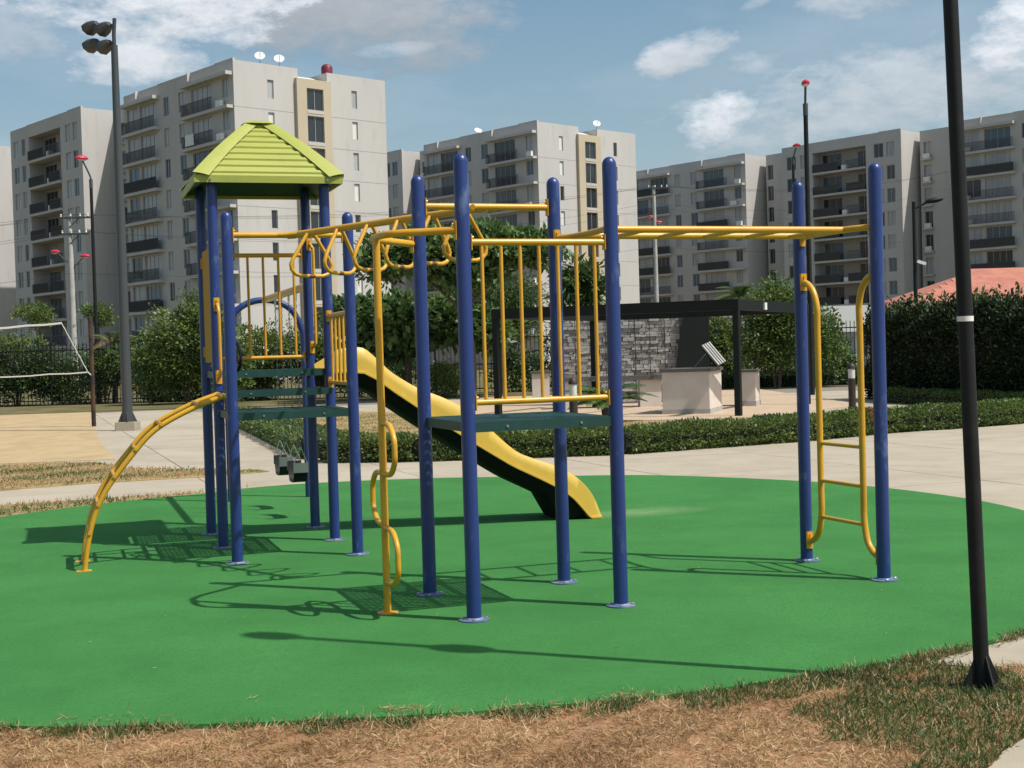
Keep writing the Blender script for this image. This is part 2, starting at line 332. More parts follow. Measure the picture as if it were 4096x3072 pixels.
# ------------------------------------------------------------------ play structure
AO = Vector((-.2783, 8.3959, 0)); AT = .3388; BO = Vector((-2.2859, 11.0288, 0)); BT = .3220
uA, vA = Vector((math.cos(AT), math.sin(AT), 0)), Vector((-math.sin(AT), math.cos(AT), 0))
uB, vB = Vector((math.cos(BT), math.sin(BT), 0)), Vector((-math.sin(BT), math.cos(BT), 0))
ZZ = Vector((0, 0, 1))
G0 = .03
def A(u, v, z=0): return AO + uA*u + vA*v + ZZ*z
def B(u, v, z=0): return BO + uB*u + vB*v + ZZ*z
PS = empty('play_structure', A(.5, .5, G0), 'blue and yellow climbing frame with a lime green hip roof on the green mat', 'playground')
PR = .0465
def post_mesh(h):
    return MB().lathe([(PR, 0)] + [(PR, h-PR*1.15)] + [(PR*math.cos(a), h-PR*1.15+PR*1.15*math.sin(a)) for a in [PI/2*i/6 for i in range(1, 6)]] + [(.004, h)], (0, 0, 0), 24)
plate_mb = MB().lathe([(.098, 0), (.098, .007), (.06, .010), (.052, .018)], (0, 0, 0), 24)
bolt_mb = MB().lathe([(.011, 0), (.011, .008), (.007, .012)], (0, 0, 0), 6)
proto = {}
def post(loc, h):
    if h not in proto:
        o = mk('post', post_mesh(h), 'blue', PS, (0, 0, 0))
        o.location = loc - WO[PS.name]; WO[o.name] = Vector(loc); proto[h] = o
    else: o = again(proto[h], PS, loc)
    if 'plate' not in proto:
        b = mk('base_plate', plate_mb, 'blue_plate', o, WO[o.name]*0 + Vector((0, 0, 0))); b.location = (0, 0, .001); proto['plate'] = b; WO[b.name] = loc
        q = mk('bolt', bolt_mb, 'steel', o, (0, 0, 0)); q.location = (.078, 0, .008); proto['bolt'] = q; st = 1
    else: again(proto['plate'], o, loc + ZZ*.001); st = 0
    for k in range(st, 4): again(proto['bolt'], o, loc + Vector((.078*math.cos(k*PI/2), .078*math.sin(k*PI/2), .008)))
    return o
P = {'P1': A(0, 0), 'P2': A(1, 0), 'P3': A(0, 1), 'P4': A(1, 1), 'P5': A(3.002, 0), 'P6': A(3.002, 1), 'Q1': B(0, 0), 'Q2': B(1, 0), 'R2': B(0, 1), 'R4': B(1, 1), 'R1': B(0, 2), 'R3': B(1, 2)}
for k in P:
    h = 2.9 if k[0] in 'P' else 2.875
    if k[0] == 'R': h = 3.32
    post(P[k] + ZZ*G0, h)
def group(name, loc=None): # a part that carries sub-parts: use its first mesh as the part
    pass
def bracket(mb, p, axis, w=.05, h=.10):
    """small flange plate on a post face, with a bolt head"""
    axis = Vector(axis).normalized(); s = ZZ.cross(axis).normalized()
    mb.bbox(Vector(p), (w, .012, h), .008, (s, axis, ZZ))
    mb.tube([Vector(p)+axis*.004+ZZ*h*.3, Vector(p)+axis*.018+ZZ*h*.3], .009, 6)
def bar(name, a, b, r, parent, m='yellow', n=12): return mk(name, MB().tube([a, b], r, n), m, parent, a)
def barrier(a, b, zt, zb, nb, r=.021, rb=.0125, name='barrier'):
    a, b = Vector(a), Vector(b); d = (b-a).normalized(); a2, b2 = a+d*PR, b-d*PR
    mb = MB().tube([a2+ZZ*zt, b2+ZZ*zt], r, 14); top = mk(name, mb, 'yellow', PS, a2+ZZ*zt)
    bar('bottom_rail', a2+ZZ*zb, b2+ZZ*zb, r*.92, top)
    for k in range(nb):
        q = a2.lerp(b2, (k+.5+.08)/(nb+.16)); bar('bar', q+ZZ*(zb+.01), q+ZZ*(zt-.01), rb, top, n=10)
    for e, dd in ((a2, d), (b2, -d)):
        for z in (zt, zb):
            m2 = MB(); bracket(m2, e+dd*.004+ZZ*z, dd); mk('bracket', m2, 'yellow', top, e+ZZ*z)
    return top
# decks: a frame and a steel strip grating
def deck(o, ux, vx, w, d, z, face=.062, name='deck', pitch=.031):
    """o = corner point on the ground, ux and vx its axes"""
    fr = MB(); t = .006
    for a, b in ((0, 0), (0, d)): fr.box(o+ux*w/2+vx*(b+(t/2 if b == 0 else -t/2))+ZZ*(z-face/2), (w, t, face), ax=(ux, vx, ZZ))
    for b in (0, w): fr.box(o+vx*d/2+ux*(b+(t/2 if b == 0 else -t/2))+ZZ*(z-face/2-.001), (t, d-2*t, face-.002), ax=(ux, vx, ZZ))
    f = mk(name, fr, 'deck_green', PS, o+ZZ*z, smooth=False)
    g = MB(); k = int((d-.05)/pitch)
    for i in range(k+1): g.box(o+ux*w/2+vx*(.025+(d-.05)*i/k)+ZZ*(z-.006), (w-.014, pitch*.66, .004), ax=(ux, vx, ZZ))
    mk('grating', g, 'deck_green', f, o+ZZ*z, smooth=False)
    g = MB()
    for i in range(1, 26): g.box(o+ux*(w*i/26)+vx*d/2+ZZ*(z-.010), (.008, d-.016, .004), ax=(ux, vx, ZZ))
    for i in range(1, 4): g.box(o+ux*(w*i/4)+vx*d/2+ZZ*(z-.032), (.03, d-.016, .035), ax=(ux, vx, ZZ))
    mk('cross_bar', g, 'deck_green', f, o+ZZ*z, smooth=False)
    for i in (.25, .75):
        q = MB().tube([o+ux*w*i-vx*.006+ZZ*(z-face/2), o+ux*w*i+vx*.004+ZZ*(z-face/2)], .009, 6); mk('bolt', q, 'steel', f, o+ux*w*i+ZZ*z)
    return f
deck(A(.0, -.02), uA, vA, 1.0, 1.04, 1.262)
deck(B(.0, -.02), uB, vB, 1.0, 1.0, 1.262)
deck(B(.0, 1.0), uB, vB, 1.0, 1.02, 1.598)
deck(B(.02, .80), uB, vB, .96, .19, 1.428, name='step')
# front module barrier
barrier(P['P1'], P['P2'], 2.382, 1.385, 7)
# high bars that carry the ring ladder
for a, b, z in ((P['P3'], P['P4'], 2.715), (P['Q1'], P['Q2'], 2.712)):
    d = (b-a).normalized(); t = bar('top_bar', a+d*PR+ZZ*z, b-d*PR+ZZ*z, .024, PS, n=14)
    for e, dd in ((a+d*PR, d), (b-d*PR, -d)):
        m2 = MB(); bracket(m2, e+dd*.004+ZZ*z, dd, .05, .12); mk('bracket', m2, 'yellow', t, e+ZZ*z)
# ring ladder
r0 = (P['Q1']+P['Q2'])/2 + ZZ*2.712; r1 = (P['P3']+P['P4'])/2 + ZZ*2.715
rd = (r1-r0).normalized(); rs_ = Vector((-rd.y, rd.x, 0))
pts = [r0 + ZZ*.0 + rd*.02, r0+rd*.10-ZZ*.008] + [r0+rd*.18-ZZ*.004, r1-rd*.16-ZZ*.004] + [r1-rd*.08-ZZ*.008, r1-rd*.02]
beam = mk('ring_ladder', MB().tube(spline(pts, 3), .028, 14), 'yellow', PS, r0)
# its fork ends
for e, sg in ((r0, 1), (r1, -1)):
    for q in (-1, 1):
        fp = [e+rd*sg*.17, e+rd*sg*.08+rs_*q*.05, e+rd*sg*.02+rs_*q*.12]; mk('fork', MB().tube(spline([x-ZZ*.004 for x in fp], 4), .02, 10), 'yellow', beam, e)
L = (r1-r0).length
for k, f in enumerate((.13, .29, .45, .60, .755, .90)):
    c = r0.lerp(r1, f) - ZZ*.03; yaw = -.1 if k in (0, 5) else .2 + .05*math.sin(k*9)
    wd = rs_*math.cos(yaw) - rd*math.sin(yaw); w = .185 if k in (0, 5) else .185
    def R(x, z): return c + wd*x + ZZ*z
    loop = [R(-.03, .015), R(-.055, -.02)] + [R(-.165, -.185)] + [R(-.19, -.235), R(-.185, -.275), R(-.15, -.31), R(-.10, -.325), R(0, -.327), R(.10, -.325), R(.15, -.31), R(.185, -.275), R(.19, -.235)] + [R(.165, -.185), R(.055, -.02), R(.03, .015)]
    o = mk('ring', MB().tube(loop, .0155, 10), 'yellow', beam, c)
    mk('grip_mark', MB().tube([R(-.028, -.3275), R(.028, -.3275)], .0162, 10), 'tape', o, c)
# overhead ladder
zl = 2.492
def bow(k, sgn):
    pts = [A(k, 0+PR, zl), A(k+sgn*.02, .10, zl), A(k+sgn*.07, .22, zl), A(k+sgn*.09, .5, zl), A(k+sgn*.07, .78, zl), A(k+sgn*.02, .90, zl), A(k, 1-PR, zl)]
    return spline(pts, 5)
oh = mk('overhead_ladder', MB().tube([A(1.07, .28, zl), A(2.93, .28, zl)], .0235, 14), 'yellow', PS, A(1, .28, zl))
mk('rail', MB().tube([A(1.07, .76, zl), A(2.93, .76, zl)], .0235, 14), 'yellow', oh, A(1, .76, zl))
for k, sg in ((1.0, 1), (3.002, -1)):
    mk('end_bow', MB().tube(bow(k, sg), .0225, 12), 'yellow', oh, A(k, .5, zl))
    for v, dd in ((PR+.004, vA), (1-PR-.004, -vA)):
        m2 = MB(); bracket(m2, A(k, v, zl), dd, .05, .12); mk('bracket', m2, 'yellow', oh, A(k, v, zl))
for u in (1.36, 1.71, 2.06, 2.41, 2.76): bar('rung', A(u, .28, zl-.008), A(u, .76, zl-.008), .0155, oh)
# end ladder with bowed rails
zt, zb = 2.15, .185
ld = None
for v0, s in ((0, 1), (1, -1)):
    vi = v0+s*.225
    pts = [A(3.002, v0+s*PR, zt), A(3.002, v0+s*.10, zt-.005), A(3.002, v0+s*.18, zt-.07), A(3.002, vi, zt-.19), A(3.002, vi, zt-.35), A(3.002, vi, 1.2), A(3.002, vi, .60), A(3.002, vi, .44), A(3.002, v0+s*.19, zb+.10), A(3.002, v0+s*.12, zb+.025), A(3.002, v0+s*PR, zb)]
    mb = MB().tube(spline(pts, 4), .0235, 14)
    if ld is None: ld = mk('rung_ladder', mb, 'yellow', PS, A(3.002, 0, zb))
    else: mk('rail', mb, 'yellow', ld, A(3.002, 1, zb))
    for z in (zt, zb):
        m2 = MB(); bracket(m2, A(3.002, v0+s*(PR+.003), z+.01), vA*s, .06, .13); mk('bracket', m2, 'yellow', ld, A(3.002, v0, z))
for z in (.945, .665, .392): bar('rung', A(3.002, .225, z), A(3.002, .775, z), .0145, ld)
# loop pole climber
pu, pv = -.43, .49
pole = mk('loop_climber', MB().tube([A(pu, pv, G0), A(pu, pv, 2.455)], .0245, 16), 'yellow', PS, A(pu, pv, G0))
zz = 2.455
U = [A(-PR, 1, zz), A(-.14, .90, zz), A(-.27, .78, zz), A(-.37, .68, zz), A(-.425, .58, zz), A(-.43, .5, zz), A(-.43, .36, zz), A(-.395, .25, zz), A(-.31, .17, zz), A(-.18, .09, zz), A(-PR, 0, zz)]
mk('top_loop', MB().tube(spline(U, 5), .0235, 14), 'yellow', pole, A(pu, pv, zz))
for q, dd in ((A(-PR-.002, 1, zz), -uA), (A(-PR-.002, 0, zz), -uA)):
    m2 = MB(); bracket(m2, q, dd, .05, .12); mk('bracket', m2, 'yellow', pole, q)
for z0, z1, s in ((1.26, .935, -1), (.935, .60, 1), (.585, .235, -1)):
    f = .30
    lp = [A(pu, pv, z0), A(pu, pv+s*.12, z0), A(pu, pv+s*.22, z0-.02), A(pu, pv+s*f, z0-.09), A(pu, pv+s*f*1.03, (z0+z1)/2), A(pu, pv+s*f, z1+.09), A(pu, pv+s*.22, z1+.02), A(pu, pv+s*.12, z1), A(pu, pv, z1)]
    mk('foot_loop', MB().tube(spline(lp, 4), .0185, 12), 'yellow', pole, A(pu, pv, z0))
mk('base_plate', MB().lathe([(.07, 0), (.07, .006), (.03, .01)], A(pu, pv, G0+.001), 16), 'yellow', pole, A(pu, pv, G0))
# arch climber on the left of the roofed tower
AP = [(-.02, 1.405), (-.29, 1.31), (-.60, 1.145), (-.81, .925), (-1.01, .66), (-1.11, .44), (-1.165, .21), (-1.19, .035)]
ac = None
for v in (.22, .80):
    mb = MB().tube(spline([B(u, v, z) for u, z in AP], 6), .0215, 12)
    if ac is None: ac = mk('arch_climber', mb, 'yellow', PS, B(-1.19, v, 0))
    else: mk('rail', mb, 'yellow', ac, B(-1.19, v, 0))
    m2 = MB().box(B(-1.195, v, G0+.004), (.12, .07, .007), BT); mk('foot_plate', m2, 'yellow', ac, B(-1.19, v, 0))
sp_ = spline([Vector((u, 0, z)) for u, z in AP], 12)
for q in (10, 22, 33, 43, 54, 66): bar('rung', B(sp_[q].x, .19, sp_[q].z+.012), B(sp_[q].x, .83, sp_[q].z+.012), .0145, ac)
bar('top_rung', B(-.025, PR, 1.40), B(-.025, 1-PR, 1.40), .02, ac)
# grab handles
def handle(p, dirv, zt, zb, off=.075, r=.0145, name='grab_handle'):
    d = Vector(dirv)
    pts = [p+d*PR+ZZ*zt, p+d*(PR+.03)+ZZ*(zt-.005), p+d*(PR+off*.85)+ZZ*(zt-.045), p+d*(PR+off)+ZZ*(zt-.12), p+d*(PR+off)+ZZ*(zb+.12), p+d*(PR+off*.85)+ZZ*(zb+.045), p+d*(PR+.03)+ZZ*(zb+.005), p+d*PR+ZZ*zb]
    h = mk(name, MB().tube(spline(pts, 4), r, 10), 'yellow', PS, p+ZZ*zb)
    for z in (zt, zb):
        m2 = MB(); bracket(m2, p+d*(PR+.004)+ZZ*z, d, .055, .12); mk('bracket', m2, 'yellow', h, p+ZZ*z)
dh = (vB*-.85+uB*.1).normalized()
handle(P['R2'], dh, 2.19, 1.55)
handle(P['R3'], (-vB*.9+uB*.35).normalized(), 2.80, 1.80)
# barriers of the tower
barrier(P['R1'], P['R3'], 2.70, 1.71, 6)
barrier(P['R4'], P['Q2'], 2.07, 1.47, 5)
# solid panel on the left of the roofed deck
pm = MB().bbox(B(0, 1.5, 2.2), (.018, .86, 1.04), .006, (uB, vB, ZZ)); pan = mk('side_panel', pm, 'panel_yellow', PS, B(0, 1.5, 1.68))
for v, dd in ((1+PR, vB), (2-PR, -vB)):
    for z in (1.78, 2.62):
        m2 = MB(); bracket(m2, B(0, v, z)+dd*.006, dd, .05, .10); mk('bracket', m2, 'yellow', pan, B(0, v, z))
# steering wheel inside the left post
wc = B(.055, .16, 1.72); wa = (uB*.92+vB*.25).normalized(); wx = ZZ.cross(wa).normalized()
wh = mk('steering_wheel', MB().tube(arc(wc, wx*.12, ZZ*.12, 0, 2*PI, 24)[:-1], .013, 8, closed=True), 'dark_wheel', PS, wc)
for k in range(3):
    a = PI/2+k*2*PI/3; mk('spoke', MB().tube([wc, wc+wx*.12*math.cos(a)+ZZ*.12*math.sin(a)], .008, 6), 'dark_wheel', wh, wc)
mk('hub', MB().tube([wc-wa*.045, wc+wa*.02], .022, 10), 'dark_wheel', wh, wc)
# hip roof
e0, e1, f0, f1, zE = -.16, 1.15, .87, 2.13, 3.255
rc = Vector((.5*(e0+e1), .5*(f0+f1), 0)); zT = 3.895; tw = .075
def RP(u, v, z): return B(u, v, z)
rp = RP(rc.x, rc.y, zE)
base4 = [(e0, f0), (e1, f0), (e1, f1), (e0, f1)]; top4 = [(rc.x-tw, rc.y-tw), (rc.x+tw, rc.y-tw), (rc.x+tw, rc.y+tw), (rc.x-tw, rc.y+tw)]
fm = MB(); fh = .062
for i in range(4):
    a, b = base4[i], base4[(i+1) % 4]
    n = Vector((b[1]-a[1], a[0]-b[0], 0)).normalized()
    vs = []
    for (x, y), z in ((a, zE), (b, zE), (b, zE+fh), (a, zE+fh)): vs.append(RP(x, y, z))
    ins = .012; vs2 = [RP(x+(rc.x-x)*.02, y+(rc.y-y)*.02, z) for (x, y), z in ((a, zE), (b, zE), (b, zE+fh), (a, zE+fh))]
    fm.add(vs+vs2, [(0, 1, 2, 3), (7, 6, 5, 4), (0, 4, 5, 1), (3, 2, 6, 7)])
roof = mk('roof', fm, 'roof_green', PS, rp, smooth=False)
NR = 9
for i in range(4):
    a, b, c, d = [Vector((*q, 0)) for q in (base4[i], base4[(i+1) % 4], top4[(i+1) % 4], top4[i])]
    a.z = b.z = zE+fh-.004; c.z = d.z = zT-.03
    nrm = (b-a).cross(d-a).normalized(); mb = MB(); prof = []
    for k in range(NR):
        t0 = k/NR
        prof += [(t0, 0), (t0+.38/NR, 0), (t0+.52/NR, .013), (t0+.86/NR, .013)]
    prof.append((1, 0)); vs = []
    for t, h in prof:
        tt = t - .10*t*(1-t)*0; bulge = .018*math.sin(PI*t)
        l, r = a.lerp(d, tt)+nrm*(h+bulge), b.lerp(c, tt)+nrm*(h+bulge); vs += [RP(l.x, l.y, l.z), RP(r.x, r.y, r.z)]
    k = len(prof); mb.add(vs, [(2*j, 2*j+1, 2*j+3, 2*j+2) for j in range(k-1)])
    mk('roof_panel', mb, 'roof_green', roof, rp, smooth=False)
for i in range(4):
    a, d = Vector((*base4[i], zE+fh)), Vector((*top4[i], zT-.02)); out = (Vector((*base4[i], 0))-rc); out.z = 0; out.normalize(); side = Vector((-out.y, out.x, 0))
    vs = []
    for k in range(13):
        t = k/12; c = a.lerp(d, t) + (out*.7+ZZ).normalized()*(.020*math.sin(PI*t)+.030); w = .115-.045*t
        for j in range(7):
            g = -1+2*j/6; q = c + side*w*g - ZZ*(abs(g)**1.5)*.030 - out*abs(g)*w*.72
            vs.append(RP(q.x, q.y, q.z))
    mb = MB().add(vs, [(7*k+j, 7*k+j+1, 7*k+7+j+1, 7*k+7+j) for k in range(12) for j in range(6)]); mk('hip_cap', mb, 'roof_green', roof, rp)
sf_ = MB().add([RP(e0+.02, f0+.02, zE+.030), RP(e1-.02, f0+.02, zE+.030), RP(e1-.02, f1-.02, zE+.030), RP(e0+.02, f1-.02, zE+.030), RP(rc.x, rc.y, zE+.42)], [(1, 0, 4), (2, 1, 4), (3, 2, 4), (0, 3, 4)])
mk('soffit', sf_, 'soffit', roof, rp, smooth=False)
cv = []
for k in range(6):
    rr = (tw+.075)*(1-k/5.8); zc = zT-.030+.040*math.sin(k/5*PI/2)
    for j in range(16):
        a = 2*PI*j/16; q = Vector((max(-rr, min(rr, 1.25*rr*math.cos(a))), max(-rr, min(rr, 1.25*rr*math.sin(a))), 0)); cv.append(RP(rc.x+q.x, rc.y+q.y, zc))
mk('ridge_cap', MB().add(cv, [(16*k+j, 16*k+(j+1) % 16, 16*k+16+(j+1) % 16, 16*k+16+j) for k in range(5) for j in range(16)] + [tuple(range(80, 96))]), 'roof_green', roof, rp)
for u, v in ((e0+.14, f0-.004), (e1-.14, f0-.004)): mk('bolt', MB().tube([RP(u, v+.004, zE+.03), RP(u, v-.006, zE+.03)], .011, 8), 'steel', roof, RP(u, v, zE))
# slide
RIM = [(1.0, 1.635), (1.10, 1.69), (1.22, 1.765), (1.36, 1.775), (1.49, 1.67), (1.64, 1.53), (1.88, 1.38), (2.09, 1.295), (2.28, 1.20), (2.45, 1.08), (2.61, .935), (2.83, .74), (3.01, .655), (3.23, .575), (3.41, .48), (3.53, .38), (3.62, .27), (3.67, .16), (3.70, .075)]
LIP = [(1.0, 1.56), (1.20, 1.56), (1.36, 1.545), (1.49, 1.475), (1.64, 1.36), (1.89, 1.185), (2.15, 1.01), (2.44, .82), (2.79, .60), (3.09, .45), (3.24, .37), (3.39, .27), (3.48, .17), (3.57, .06)]
rim = spline([Vector((u, 0, z)) for u, z in RIM], 3)
lu = np.array(LIP)
def lipz(u): return float(np.interp(u, lu[:, 0], lu[:, 1])) if u < 3.57 else .045
sec = []; NS = None; hull = []
for q in rim:
    u, zr = q.x, q.z; zl_ = min(lipz(u), zr-.03); bed = max(zr-.16, .035); dp = min(.15, max(zl_-.035, .0)); uu = .0
    half = [(.0, bed-.012), (.13, bed-.006), (.205, bed+.02), (.238, bed+.07), (.262, zr-.01), (.272, zr+.002), (.284, zr-.006), (.296, (zr+zl_)/2), (.302, zl_+.012), (.325, zl_+.008), (.326, zl_-.010), (.300, zl_-.014), (0, min(zl_-.014, bed-.02))]
    ring = [(x, z) for x, z in half] + [(-x, z) for x, z in half[-2:0:-1]]
    NS = len(ring)
    for x, z in ring: sec.append(B(u, 1.5+x, z))
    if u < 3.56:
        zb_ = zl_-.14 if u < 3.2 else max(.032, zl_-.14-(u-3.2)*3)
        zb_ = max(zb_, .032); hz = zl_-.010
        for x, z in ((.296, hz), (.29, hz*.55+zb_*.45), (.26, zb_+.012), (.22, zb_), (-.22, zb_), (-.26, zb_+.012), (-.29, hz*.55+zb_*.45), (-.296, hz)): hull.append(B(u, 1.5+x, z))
k = len(rim); fs = [(i*NS+j, (i+1)*NS+j, (i+1)*NS+(j+1) % NS, i*NS+(j+1) % NS) for i in range(k-1) for j in range(NS)]
fs += [tuple(range(NS)), tuple((k-1)*NS+j for j in range(NS-1, -1, -1))]
slide = mk('slide', MB().add(sec, fs), 'slide_yellow', PS, B(1, 1.5, 0), sharp=55)
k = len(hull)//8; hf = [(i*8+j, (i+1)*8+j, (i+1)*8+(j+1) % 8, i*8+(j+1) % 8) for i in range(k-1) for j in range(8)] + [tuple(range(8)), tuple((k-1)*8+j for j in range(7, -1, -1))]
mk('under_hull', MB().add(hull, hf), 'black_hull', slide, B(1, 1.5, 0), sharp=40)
# swing frame behind the tower
vy = 5.0; zA = 2.40
leg = [B(.54, vy, G0), B(.54, vy, 1.0), B(.54, vy, 1.85), B(.56, vy, 2.05), B(.66, vy, 2.26), B(.82, vy, 2.37), B(1.0, vy, zA), B(1.18, vy, 2.37), B(1.34, vy, 2.26), B(1.44, vy, 2.05), B(1.46, vy, 1.85), B(1.46, vy, 1.0), B(1.46, vy, G0)]
sf = mk('swing_arch', MB().tube(spline(leg, 4), .038, 14), 'blue', PS, B(1, vy, G0))
bm = mk('swing_beam', MB().tube([B(1, 2+PR, zA), B(1, vy, zA)], .040, 14), 'yellow', PS, B(1, 2, zA))
m2 = MB(); bracket(m2, B(1, 2+PR+.004, zA), vB, .07, .16); mk('bracket', m2, 'yellow', bm, B(1, 2, zA))
for v in (2.72, 3.17, 3.67, 4.12): mk('hanger', MB().tube([B(1, v, zA-.035), B(1, v, zA-.09)], .012, 8), 'steel', bm, B(1, v, zA))
link_mb = MB().tube([Vector((.007*math.cos(a), 0, .019*math.sin(a))) for a in [2*PI*i/8 for i in range(8)]], .0032, 5, closed=True)
def swing(vc, label):
    t = empty('swing', B(1, vc, .42), label, 'swing', 'swings under the yellow beam')
    bp = []
    for i in range(17):
        g = -1+2*i/16; v = vc+.20*math.copysign(abs(g)**.75, g); z = .415+.20*abs(g)**4.5; bp.append((v, z))
    mb = MB(); vs = []
    for v, z in bp: vs += [B(1-.07, v, z), B(1+.07, v, z), B(1+.07, v, z-.009), B(1-.07, v, z-.009)]
    n = len(bp); mb.add(vs, [(4*i+j, 4*i+(j+1) % 4, 4*i+4+(j+1) % 4, 4*i+4+j) for i in range(n-1) for j in range(4)] + [(3, 2, 1, 0), (4*n-4, 4*n-3, 4*n-2, 4*n-1)])
    mk('seat', mb, 'black_metal', t, WO[t.name], sharp=60)
    for s in (-1, 1):
        ev = vc+s*.20; e = [B(1-.07, ev, .61), B(1+.07, ev, .61)]; apx = B(1, vc+s*.222, .78)
        pl = mk('seat_clamp', MB().box(B(1, ev+s*.010, .565), (.152, .010, .10), BT), 'steel', t, apx, smooth=False)
        for q in e: mk('triangle_link', MB().tube([q, apx], .005, 6), 'steel', t, apx)
        hi = B(1, vc+s*.225, zA-.09); nl = int((hi.z-apx.z)/.032)
        # chain: links joined into one part, too small to pick apart
        ch = MB()
        for i in range(nl):
            c = apx.lerp(hi, (i+.5)/nl); rot = Matrix.Rotation(BT + (PI/2 if i % 2 else 0), 3, 'Z')
            ch.add([c + rot @ Vector(v) for v in link_mb.v], link_mb.f)
        stuff(mk('chain', ch, 'grey_metal', t, apx))
swing(2.945, 'nearer dark belt swing seat hanging on chains beside the tower post')
swing(3.895, 'farther dark belt swing seat hanging on chains near the blue arch')

# ------------------------------------------------------------------ apartment blocks
AN = rad(132.3); nB = Vector((math.cos(AN), math.sin(AN), 0)); eB = Vector((math.cos(AN-PI/2), math.sin(AN-PI/2), 0))
FL = [22.8-2.73*k for k in range(8)]
def facade(mb, org, d, out, t0, t1, z0, z1, ops, depth=.16):
    """wall sheet with real openings and their reveals"""
    ts = sorted({t0, t1, *[q for o in ops for q in o[:2]]}); zs = sorted({z0, z1, *[q for o in ops for q in o[2:4]]})
    for i in range(len(ts)-1):
        for j in range(len(zs)-1):
            tm, zm = (ts[i]+ts[i+1])/2, (zs[j]+zs[j+1])/2
            if any(o[0] < tm < o[1] and o[2] < zm < o[3] for o in ops): continue
            mb.add([org+d*a+ZZ*b for a, b in ((ts[i], zs[j]), (ts[i+1], zs[j]), (ts[i+1], zs[j+1]), (ts[i], zs[j+1]))], [(0, 1, 2, 3)])
    for o in ops:
        q = [org+d*a+ZZ*b for a, b in ((o[0], o[2]), (o[1], o[2]), (o[1], o[3]), (o[0], o[3]))]; dp = o[4] if len(o) > 4 else depth
        mb.add(q+[x-out*dp for x in q], [(0, 1, 5, 4), (1, 2, 6, 5), (2, 3, 7, 6), (3, 0, 4, 7)])
WP = {}
def window(root, c, d, out, w, h, pane, side, nm='window', mull=None):
    """window set back in its opening: frame (part) and pane (sub-part)"""
    key = (side, round(w, 2), round(h, 2), nm)
    if key not in WP:
        f = MB(); t = .06; ax = (d, out, ZZ)
        for x in (-w/2+t/2, w/2-t/2): f.box(d*x, (t, .06, h), ax=ax)
        for z in (-h/2+t/2, h/2-t/2): f.box(ZZ*z, (w-2*t, .056, t), ax=ax)
        k = mull if mull is not None else (1 if w > .9 else 0)
        for i in range(k): f.box(d*(-w/2+w*(i+1)/(k+1)), (.045, .052, h-2*t), ax=ax)
        fo = mk(nm, f, 'win_frame', root, (0, 0, 0), smooth=False); fo.location = c-WO[root.name]; WO[fo.name] = Vector(c)
        pn = MB().box(-out*.02, (w-.02, .012, h-.02), ax=ax)
        WP[key] = (fo, {}); WP[key][1]['mesh'] = pn
    else: fo = again(WP[key][0], root, c)
    ps = WP[key][1]
    if pane not in ps: ps[pane] = po = mk('pane', ps['mesh'], pane, fo, (0, 0, 0), smooth=False); po.location = (0, 0, 0)
    else: po = again(ps[pane], fo, c)
RP_ = {}
def railing(root, c, d, out, w, h, solid):
    key = (round(w, 2), round(h, 2), solid)
    if key not in RP_:
        r = MB(); ax = (d, out, ZZ)
        r.box(ZZ*h, (w, .05, .05), ax=ax); r.box(ZZ*.08, (w, .04, .04), ax=ax)
        n = int(w/.12)
        for i in range(n+1): r.box(d*(-w/2+w*i/n)+ZZ*(h/2+.04), (.028, .028, h-.12), ax=ax)
        if solid: r.box(ZZ*(h/2+.03)-out*.03, (w-.02, .012, h-.14), ax=ax)
        o = mk('railing', r, 'rail_dark', root, (0, 0, 0), smooth=False); o.location = c-WO[root.name]; WO[o.name] = Vector(c); RP_[key] = o
    else: again(RP_[key], root, c)
def pick(r, opts): return r.choices([o[0] for o in opts], [o[1] for o in opts])[0]
SHADE = [('pane_curtain', 5), ('pane_dark', 2.2), ('pane_blue', 1.6)]
ac_mesh = [None]
def air_con(root, c, d, out):
    if ac_mesh[0] is None:
        m = MB().box((0, 0, .28), (.8, .32, .56), ax=(d, out, ZZ)); m.tube([out*.165+ZZ*.28-d*.12, out*.175+ZZ*.28-d*.12], .2, 14)
        o = mk('air_conditioner', m, 'white_paint', root, (0, 0, 0), smooth=False); o.location = c-WO[root.name]; WO[o.name] = Vector(c); ac_mesh[0] = o
    else: again(ac_mesh[0], root, c)
